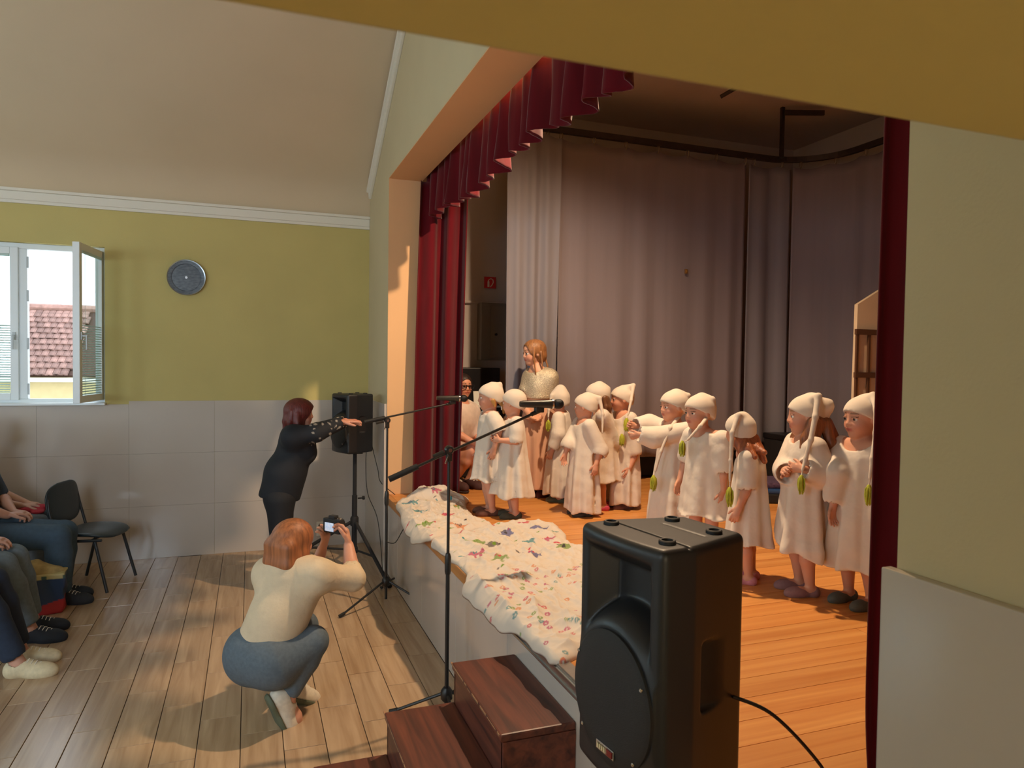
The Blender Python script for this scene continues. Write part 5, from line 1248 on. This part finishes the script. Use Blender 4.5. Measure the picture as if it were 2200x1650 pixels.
kid((1445, 1160), 1.02, 42, 30, 1448, 'child in a cream gown reaching out to hold the green tassel of a neighbour', 0.05, 'wide',
    R=((1395, 912, -0.12), (1366, 915, -0.06), (1352, 911, -0.04)), L=((1404, 940, 0.12), (1375, 934, 0.14), (1357, 938, 0.14)), tail=[(1478, 850, -0.02), (1470, 880, -0.10), (1440, 920, 0.15), (1420, 970, 0.19), (1408, 1012, 0.21)], tass=(1404, 1022, 0.22),
    gownkw=dict(flare=1.12), setup=lambda b: (b.curl.update(L=0.9, R=1.1)))
kid((1512, 1206), 1.015, 50, 40, 1504, 'child in a short-sleeved cream gown looking at the camera behind the loudspeaker', 0.29, 'short',
    L=((1553, 1008, 0.08), (1553, 1055, 0.10), (1550, 1075, 0.11)), tail=[(1530, 858, 0.0), (1532, 880, -0.08), (1505, 915, 0.16), (1478, 945, 0.19)], tass=(1466, 948, 0.20), gownkw=dict(folds=5, flare=1.05, neck=0.95), hair=(120, 86, 60))
kid((1606, 1248), 0.93, -8, -52, 1592, 'small child seen from behind in a cream gown with auburn hair and pink slippers', 0.22, 'short',
    L=((1606, 1045, 0.12), (1588, 1090, 0.14), (1578, 1112, 0.15)), tail=[(1586, 893, 0.08), (1573, 930, 0.14), (1570, 990, 0.17), (1568, 1034, 0.18)], tass=(1568, 1048, 0.185), haircol=(150, 82, 44),
    hairst=([[(-0.30, 0.1, -0.25), (-0.55, 0.12, -0.5), (-0.85, 0.12, -0.75)], [(-0.34, -0.1, -0.25), (-0.6, -0.12, -0.5), (-0.95, -0.14, -0.62)], [(-0.32, -0.25, -0.25), (-0.5, -0.3, -0.55), (-0.75, -0.3, -0.9)], [(-0.2, 0.25, -0.3), (-0.42, 0.22, -0.6), (-0.7, 0.05, -0.95)]], 0.034), shoe=((206, 130, 140), (220, 170, 170)))
kid((1722, 1272), 1.045, 24, 8, 1735, 'long-haired child in a wide cream gown holding both hands in front', 0.26, 'wide',
    L=((1768, 1018, 0.11), (1726, 1008, 0.17), (1695, 1003, 0.14)), R=((1692, 1010, -0.02), (1690, 1018, 0.10), (1684, 1010, 0.14)), tail=[(1758, 852, 0.10), (1752, 895, 0.15), (1742, 945, 0.18), (1731, 985, 0.19), (1724, 1010, 0.21)], tass=(1722, 1022, 0.22), capkw=dict(bag=1.0), gownkw=dict(skew=-0.05, flare=1.02, folds=6),
    haircol=(132, 80, 46), hairst=([[(-0.1, 0.36, -0.15), (0.10, 0.40, -0.55), (0.22, 0.42, -0.85)], [(-0.2, 0.38, -0.15), (-0.1, 0.46, -0.6), (-0.02, 0.48, -1.05)], [(-0.4, 0.25, -0.2), (-0.5, 0.34, -0.7), (-0.45, 0.36, -1.15)], [(-0.45, 0.05, -0.2), (-0.68, 0.1, -0.7), (-0.72, 0.1, -1.2)], [(-0.42, -0.15, -0.2), (-0.6, -0.15, -0.7), (-0.62, -0.2, -1.2)], [(0.05, -0.34, -0.2), (0.25, -0.36, -0.6), (0.36, -0.30, -0.8)]], 0.034),
    shoe=((140, 104, 104), (170, 150, 140)), setup=lambda b: (b.curl.update(L=0.6, R=0.8)))
kid((1842, 1298), 1.05, 50, 42, 1856, 'child in a cream gown and grey slippers at the right beside the red curtain', 0.19, 'long',
    R=((1798, 1015, 0.06), (1790, 1085, 0.06), (1788, 1105, 0.06)), L=((1888, 1030, -0.02), (1884, 1090, 0.02)), tail=[(1876, 850, 0.04), (1884, 880, 0.12), (1882, 930, 0.17), (1874, 985, 0.20), (1869, 1028, 0.21)], tass=(1867, 1043, 0.215), gownkw=dict(neck=1.25, folds=8), shoe=((88, 90, 84), (160, 156, 140)), hair=(120, 86, 56))
# ---------------------------------------------------------------- tall girl in a sequinned blouse
b = Body(onz(1157, 1062, SZ), 1.41, False, 58, 24, -8); b.hh = 1.41*0.158; b.hc = b.z*(1.41-b.hh*0.5); b.neck = b.z*(1.41-b.hh*1.14); b.head_at(1146)
for q in 'LR': b.sh[q] = b.sh[q]*np.array([0.70, 0.70, 0.955])
b.el['L'], b.wr['L'] = b.px(1188, 868, 0.02), b.px(1160, 897, 0.14); b.el['R'], b.wr['R'] = b.px(1118, 862, 0.04), b.px(1140, 894, 0.16)
b.hd['L'] = b.px(1142, 902, 0.18)-b.wr['L']; b.hd['R'] = b.px(1156, 902, 0.19)-b.wr['R']; b.curl.update(L=0.6, R=0.6)
b.make('tall girl in a silver sequinned blouse and long peach skirt with thin braids', (214, 158, 128), (130, 88, 54))
m_seq = mat('sequins', srgb(186, 168, 138), 0.28, metal=0.5, col2=srgb(240, 226, 196), vscale=150, bump=0.9, bscale=170, bdist=0.006)
b.top(m_seq, 'blouse', sleeve=0.55, off=0.004, hem=((0, 0, 0.88), (0, 0, -1)), loose=0.014, neckcut=1.3)
H_ = 1.41; f = Field((-0.36, -0.36, 0.02), (0.36, 0.36, 0.95), 0.0085)
def skirt(X, Y, Z, ins=0.0):
    R = np.interp(Z, [0.06, 0.55, 0.80, 0.90], [0.225, 0.185, 0.145, 0.112])-ins; th = np.arctan2(Y, X); A = 0.05*np.clip((0.86-Z)/0.5, 0, 1)
    return np.maximum((np.sqrt(X**2+Y**2)-R*(1+A*(np.sin(9*th+1)+0.6*np.sin(14*th+2*Z))))*0.85, np.maximum(0.075-Z, Z-0.90))
f.func(skirt, (-0.36, -0.36, 0.0), (0.36, 0.36, 0.95)); f.func(lambda X, Y, Z: np.maximum(skirt(X, Y, Z+0.02, 0.012), Z-0.2), (-0.36, -0.36, 0.0), (0.36, 0.36, 0.30), 0, 'sub')
b.add('skirt', f, mat('peach_tulle', srgb(226, 176, 146), 0.85, var=0.08, vscale=8, stretch=(3, 3, 0.3), trans=0.15))
def gcap(f):
    f.ell(b.hp(-0.06, 0, 0.12), (0.51*b.hh, 0.425*b.hh, 0.435*b.hh), b.hR); f.ell(b.hp(-0.22, 0, -0.12), (0.33*b.hh, 0.39*b.hh, 0.36*b.hh), b.hR, 0.05*b.hh); f.ell(b.hp(0.48, 0, -0.12), (0.36*b.hh, 0.35*b.hh, 0.50*b.hh), b.hR, 0.03*b.hh, 'sub')
b.hair_strands(hairmat('hair_tall_girl', srgb(146, 98, 58)), [[(0.12, 0.34, 0.1), (0.20, 0.40, -0.3), (0.20, 0.42, -0.75), (0.22, 0.38, -1.15)], [(0.15, -0.34, 0.05), (0.22, -0.38, -0.4), (0.26, -0.36, -0.85)], [(-0.15, 0.42, 0.0), (-0.12, 0.46, -0.45), (-0.08, 0.46, -0.85)], [(-0.40, 0.15, -0.2), (-0.46, 0.2, -0.6), (-0.42, 0.2, -0.95)]], 0.011, gcap, 0.006)
b.shoes((84, 40, 34), (120, 90, 70))
# ---------------------------------------------------------------- woman standing before the stage, conducting
b = Body(onz(598, 1262, 0), 1.58, False, 180, 176, -2)
X_ = lambda x, y, o=0: b.px(x, y, o)
b.hc = X_(646, 889); b.neck = X_(634, 921); b.chest = X_(636, 962); b.belly = X_(612, 1020); b.pel = X_(600, 1066)
b.sh = {'R': X_(629, 938, 0.16), 'L': X_(632, 938, -0.15)}; b.hip = {'R': X_(602, 1076, 0.09), 'L': X_(602, 1076, -0.09)}
b.kn = {'R': X_(603, 1160, 0.09), 'L': X_(606, 1160, -0.09)}; b.an = {'R': X_(590, 1252, 0.09), 'L': X_(596, 1244, -0.09)}
b.el = {'R': X_(680, 930, 0.20), 'L': X_(684, 926, -0.10)}; b.wr = {'R': X_(735, 908, 0.14), 'L': X_(742, 905, -0.02)}
b.hd = {'R': X_(782, 903, 0.12)-b.wr['R'], 'L': X_(786, 903, -0.02)-b.wr['L']}
b.hn = {'R': (np.array([0, 0, -1.0]), -b.rh), 'L': (np.array([0, 0, -1.0]), b.rh*1.0)}; b.curl.update(L=0.25, R=0.30); b.point['R'] = True
b.make('woman in a dark top with patterned sheer sleeves stretching her arms towards the stage', (204, 146, 122), (96, 40, 34), 0.005)
def sleevecol(V):
    c = np.tile(np.array(srgb(20, 24, 32)), (len(V), 1)); d = np.minimum(np.linalg.norm(V-b.el['R'], axis=1), np.linalg.norm(V-b.el['L'], axis=1)); arm = (V-b.sh['R']) @ b.f > 0.05
    p = np.sin(V[:, 0]*62+3*np.sin(V[:, 2]*40))*np.sin(V[:, 2]*75+2*np.sin(V[:, 0]*50))*np.sin(V[:, 1]*40+1); m_ = ((V-b.chest) @ b.f > 0.10) & (V[:, 2] > b.chest[2]+0.03) & (p > 0.35); c[m_] = srgb(150, 142, 132); return c
b.top(mat('dark_blouse', (0.02, 0.02, 0.03), 0.8, vcol=True), 'blouse', sleeve=1.88, off=0.016, belly=1.25, bust=1.1, col=sleevecol, loose=0.014, hem=(X_(600, 1070), (-b.f*0.15-b.z)), neckcut=0.9)
b.trousers(mat('black_trousers', srgb(20, 22, 28), 0.8, var=0.1), 0.014, 0.98, loose=0.010)
def bob(B, m, low=-0.62, full=1.0, fringe=True, face=1.0):
    def cap(f):
        f.ell(B.hp(-0.07, 0, 0.12), (0.54*B.hh*full, 0.46*B.hh*full, 0.46*B.hh*full), B.hR); f.ell(B.hp(-0.20, 0, -0.24), (0.42*B.hh*full, 0.46*B.hh*full, 0.46*B.hh), B.hR, 0.06*B.hh)
        f.ell(B.hp(0.56, 0, -0.22), (0.40*B.hh*face, 0.37*B.hh, 0.50*B.hh), B.hR, 0.04*B.hh, 'sub'); f.half(B.hp(0, 0, low), -B.hR[2], 'cut')
    return B.hair_strands(m, [[(-0.30, 0.40, 0.1), (-0.38, 0.46, -0.3), (-0.36, 0.46, low-0.06)], [(-0.30, -0.40, 0.1), (-0.38, -0.46, -0.3), (-0.36, -0.46, low-0.06)], [(-0.5, 0.1, 0.1), (-0.60, 0.12, -0.3), (-0.62, 0.12, low-0.10)], [(-0.5, -0.1, 0.1), (-0.58, -0.14, -0.3), (-0.60, -0.16, low-0.08)], [(-0.1, 0.44, 0.0), (-0.08, 0.46, -0.35), (-0.06, 0.45, low)], [(-0.1, -0.44, 0.0), (-0.08, -0.46, -0.35), (-0.06, -0.45, low)]], 0.022, cap)
bob(b, hairmat('hair_auburn', srgb(98, 38, 34)), -0.80, 1.10, face=1.2)
b.shoes((28, 26, 28), (40, 38, 38), 'shoe')
# ---------------------------------------------------------------- crouching woman taking a photograph
b = Body(onz(618, 1545, 0), 1.64, False, 180+52, 180+40, 4); b.foot = True
X_ = lambda x, y, o=0: b.px(x, y, o)
b.hc = X_(632, 1163, -0.12); b.neck = X_(626, 1213, -0.07); b.chest = X_(625, 1262, -0.08); b.belly = X_(594, 1335, -0.02); b.pel = X_(563, 1405, 0.0)
b.sh = {'L': X_(578, 1232, -0.15), 'R': X_(683, 1236, 0.02)}; b.hip = {'L': X_(543, 1412, -0.04), 'R': X_(592, 1420, 0.07)}
b.kn = {'R': X_(672, 1378, 0.02), 'L': X_(652, 1345, -0.34)}; b.an = {'R': X_(618, 1498, 0.05), 'L': X_(630, 1470, -0.16)}
b.toe = {'R': unit(X_(640, 1560, 0.02)-X_(612, 1500, 0.06)), 'L': unit(X_(672, 1500, -0.24)-X_(632, 1490, -0.16))}
b.el = {'R': X_(758, 1243, -0.08), 'L': X_(668, 1250, -0.42)}; b.wr = {'R': X_(749, 1172, -0.24), 'L': X_(692, 1180, -0.42)}
b.hd = {'R': X_(742, 1128, -0.30)-b.wr['R'], 'L': X_(702, 1148, -0.40)-b.wr['L']}
b.hn = {'R': (X_(700, 1150, -0.30)-X_(749, 1150, -0.28), -b.rh), 'L': (b.z, b.rh)}; b.curl.update(R=0.75, L=0.7)
b.make('woman in a cream jumper and jeans crouching on the hall floor to photograph the stage', (202, 146, 120), (120, 70, 44), 0.005)
b.z = unit(b.chest-b.pel); b.f = unit(b.f-b.z*(b.f @ b.z)); b.l = np.cross(b.z, b.f)
b.top(mat('cream_jumper', srgb(206, 186, 156), 0.85, var=0.06, vscale=14, bump=0.3, bscale=40, bdist=0.01), 'jumper', sleeve=1.30, off=0.007, hem=(X_(566, 1392, 0.0), -unit(b.z*0.9)), loose=0.014, neckcut=0.85)
b.trousers(mat('jeans_greyblue', srgb(86, 98, 108), 0.8, var=0.12, vscale=60, bump=0.1, bscale=120), 0.014, 0.86, 'jeans', seat=1.22)
def bob2(f):
    B = b; f.ell(B.hp(-0.05, 0, 0.12), (0.53*B.hh, 0.47*B.hh, 0.46*B.hh), B.hR); f.ell(B.hp(-0.12, 0, -0.28), (0.44*B.hh, 0.47*B.hh, 0.50*B.hh), B.hR, 0.08*B.hh); f.ell(B.hp(0.55, 0, -0.2), (0.36*B.hh, 0.36*B.hh, 0.5*B.hh), B.hR, 0.04*B.hh, 'sub'); f.ell(B.hp(-0.12, 0, -0.50), (0.40*B.hh, 0.46*B.hh, 0.40*B.hh), B.hR, 0.08*B.hh); f.half(B.hp(0, 0, -0.84), -B.hR[2], 'cut')
b.hair_strands(mat('hair_copper', srgb(150, 90, 52), 0.55, var=0.35, vscale=26, stretch=(2.5, 2.5, 0.10), bump=0.35, bscale=40, bdist=0.004), [[(-0.45, y_, 0.0), (-0.50, y_, -0.4), (-0.44, y_, -0.86)] for y_ in (-0.34, -0.2, -0.07, 0.07, 0.2, 0.34)], 0.030, bob2, 0.04)
b.shoes((214, 204, 186), (92, 98, 78), 'shoe')
BP = b
# her camera
ctr = X_(717, 1129, -0.36); cw = b.root+ctr
fw = unit(np.array([b.hR[0][0], b.hR[0][1], 0.02])); Rz = math.atan2(fw[1], fw[0])
ca = empty('compact_camera', tuple(cw), 'black camera with lit screen held up by the crouching woman', 'camera', rz=Rz)
MB().box((0, 0, 0), (0.045, 0.135, 0.085), bev=0.008).build('camera_body', m_blackm, ca)
MB().lathe([(0.034, 0), (0.036, 0.01), (0.034, 0.05), (0.028, 0.052)], (0.02, 0.01, -0.004), 20, (1, 0, 0)).build('lens', m_black, ca, sm=40)
MB().box((-0.002, 0.0, 0.050), (0.036, 0.05, 0.022), bev=0.006).build('viewfinder', m_blackm, ca)
MB().box((-0.0245, 0.012, -0.006), (0.003, 0.070, 0.050), bev=0.001).build('screen', mat('camera_screen', srgb(150, 170, 200), 0.3, emit=srgb(176, 190, 214), estr=0.7, col2=srgb(230, 236, 240), vscale=60), ca)
for y_ in (-0.05, -0.035): MB().lathe([(0.009, 0), (0.009, 0.008)], (0.0, y_, 0.042), 12).build('dial', m_chrome, ca)
# ---------------------------------------------------------------- woman crouching on the stage beside the far curtain
b = Body(onz(1002, 1050, SZ), 1.60, False, 128, 118, -4)
X_ = lambda x, y, o=0: b.px(x, y, o)
b.hc = X_(995, 829, 0.02); b.neck = X_(990, 866, -0.02); b.chest = X_(985, 900, -0.03); b.belly = X_(970, 950, -0.05); b.pel = X_(958, 985, -0.06)
b.sh = {'L': X_(966, 888, 0.13), 'R': X_(1010, 886, -0.14)}; b.hip = {'L': X_(958, 995, 0.05), 'R': X_(966, 990, -0.12)}
b.kn = {'L': X_(1013, 968, 0.20), 'R': X_(1032, 985, -0.06)}; b.an = {'L': X_(975, 1032, 0.10), 'R': X_(1008, 1030, -0.10)}; b.toe = {q: b.f for q in 'LR'}
b.el = {'L': X_(978, 932, 0.20), 'R': X_(1022, 932, -0.10)}; b.wr = {'L': X_(1012, 948, 0.27), 'R': X_(1034, 950, 0.05)}; b.hd = {'L': X_(1032, 958, 0.26)-b.wr['L'], 'R': X_(1040, 962, 0.1)-b.wr['R']}
b.make('woman with black glasses and white blouse crouching by the far red curtain', (214, 152, 124), (50, 34, 28), 0.005)
b.top(mat('white_blouse', srgb(226, 206, 192), 0.85, var=0.08, vscale=20), 'blouse', sleeve=0.95, off=0.02, hem=(X_(962, 985), -b.z), loose=0.014)
f = Field(b.pel-0.35, b.pel+0.45, 0.009); f.chain([b.hip['L'], b.hip['L']+(b.kn['L']-b.hip['L'])*0.45], [0.115, 0.10], 0.05); f.chain([b.hip['R'], b.hip['R']+(b.kn['R']-b.hip['R'])*0.45], [0.115, 0.10], 0.05)
b.add('shorts', f, mat('print_shorts', srgb(206, 186, 178), 0.85, col2=srgb(150, 60, 80), vscale=26))
def pulled(f):
    f.ell(b.hp(-0.07, 0, 0.12), (0.50*b.hh, 0.41*b.hh, 0.43*b.hh), b.hR); f.ell(b.hp(0.50, 0, -0.10), (0.34*b.hh, 0.40*b.hh, 0.46*b.hh), b.hR, 0.03*b.hh, 'sub')
b.hair_strands(hairmat('hair_dark', srgb(44, 30, 26)), [[(-0.45, 0, 0.0), (-0.55, -0.08, -0.3), (-0.5, -0.16, -0.7)], [(-0.40, -0.2, 0.0), (-0.42, -0.34, -0.4), (-0.36, -0.36, -0.75)]], 0.03, pulled)
gl = MB(); 
for y_ in (-1, 1):
    q = [b.hp(0.46-0.10*abs(yy), yy, zz) for yy, zz in ((y_*0.06, 0.07), (y_*0.31, 0.08), (y_*0.29, -0.07), (y_*0.09, -0.08), (y_*0.06, 0.07))]; gl.tube(q, 0.0045, 6)
    gl.tube([b.hp(0.43, y_*0.31, 0.06), b.hp(0.0, y_*0.40, 0.05)], 0.004, 6)
gl.tube([b.hp(0.455, -0.06, 0.05), b.hp(0.455, 0.06, 0.05)], 0.004, 6); gl.build('glasses', m_black, b.e)
b.shoes((70, 40, 36), (60, 40, 34), 'shoe')
# ---------------------------------------------------------------- front row of the audience (mostly outside the frame at the left)
def seated(yrow, xknee, H, label, skin, haircol, topc, legc, shoec, kneepx=None, footpx=None, sleeve=0.9, wrists=None, topname='top', hairlow=-0.5, chair_label=None, spread=0.10, cuff=0.9, ank=0.52):
    b = Body((xknee-0.60, yrow, 0.0), H, False, 0); b.f = unit((1, -0.06, 0)); b.l = np.cross(b.z, b.f); b.hR = frame_from((1, -0.1, 0.02))
    f, l, z = b.f, b.l, b.z; b.pel = z*0.56-f*0.04; b.belly = z*0.72-f*0.05; b.chest = z*0.92-f*0.06; b.neck = z*1.13-f*0.04; b.hc = z*1.29; b.sh = {'L': l*0.17+z*1.06-f*0.05, 'R': -l*0.17+z*1.06-f*0.05}
    b.hip = {'L': l*0.09+z*0.545, 'R': -l*0.09+z*0.545}; b.kn = {'L': l*spread+z*0.52+f*0.54, 'R': -l*spread+z*0.52+f*0.54}; b.an = {'L': l*spread+z*0.075+f*ank, 'R': -l*spread+z*0.075+f*(ank+0.05)}; b.toe = {'L': f, 'R': unit(f-0.15*l)}
    b.el = {'L': l*0.22+z*0.80+f*0.06, 'R': -l*0.22+z*0.80+f*0.06}; b.wr = {'L': l*0.06+z*0.67+f*0.42, 'R': -l*0.06+z*0.67+f*0.42}
    b.hd = {'L': f*0.8-l*0.5, 'R': f*0.8+l*0.5}; b.hn = {'L': (-z, f), 'R': (-z, f)}; b.curl.update(L=0.6, R=0.6)
    if wrists: wrists(b)
    b.make(label, skin, haircol, 0.006, 'front row of the audience')
    b.top(mat('top_%d_%d_%d' % topc, srgb(*topc), 0.85, var=0.1, vscale=20), topname, sleeve=sleeve, off=0.016, hem=(z*0.50, -z), belly=1.1)
    b.trousers(mat('leg_%d_%d_%d' % legc, srgb(*legc), 0.85, var=0.12, vscale=40), 0.016, cuff, 'trousers', loose=0.012)
    bob(b, hairmat('hair_%d_%d_%d' % haircol, srgb(*haircol)), hairlow, 1.02); b.shoes(shoec[0], shoec[1], 'shoe', 0.0065)
    chair((b.root[0]-0.02, b.root[1], 0), -0.06, chair_label)
    return b
pa = seated(6.95, -1.58, 1.66, 'audience member in striped trousers holding a red bundle under the window', (206, 160, 140), (90, 60, 44), (206, 190, 196), (118, 126, 136), ((60, 56, 56), (180, 176, 170)), chair_label='dark padded chair under the audience member with the red bundle', sleeve=0.6)
pb = seated(6.42, -1.32, 1.70, 'audience member in blue jeans sitting behind the shopping bag', (200, 150, 128), (70, 50, 40), (58, 70, 84), (62, 84, 104), ((40, 44, 52), (150, 146, 136)), chair_label='dark padded chair under the audience member behind the shopping bag', spread=0.08, wrists=lambda b: b.wr.update(L=b.l*0.06+b.z*0.70+b.f*0.20, R=-b.l*0.06+b.z*0.70+b.f*0.20))
pc = seated(5.66, -1.47, 1.70, 'audience member in grey jeans and black shoes with beige soles', (200, 150, 128), (120, 90, 60), (80, 84, 90), (104, 118, 128), ((26, 30, 38), (176, 160, 130)), chair_label='dark padded chair under the audience member in black shoes', cuff=0.84, ank=0.66)
pd = seated(5.08, -1.43, 1.66, 'audience member in dark jeans and cream lace-up sneakers', (200, 150, 128), (60, 44, 36), (40, 46, 60), (34, 46, 66), ((206, 190, 156), (190, 172, 134)), chair_label='dark padded chair under the audience member in cream sneakers', cuff=0.84, ank=0.70)
f = Field((-0.16, -0.14, -0.06), (0.16, 0.14, 0.08), 0.007); rg = np.random.RandomState(4)
for k in range(14): p = rg.uniform((-0.10, -0.08, -0.02), (0.10, 0.08, 0.02)); f.ell(p, rg.uniform(0.03, 0.06, 3)*np.array([1.2, 1, 0.5]), None, 0.015)
o = link('red_cloth', f.mesh('red_cloth', 2), mat('red_knit', srgb(176, 44, 58), 0.85, var=0.15, vscale=20)); o.location = tuple(pa.root+pa.z*0.63+pa.f*0.44)
setp(o, 'crumpled red knitted cloth in the lap of the audience member under the window', 'cloth')
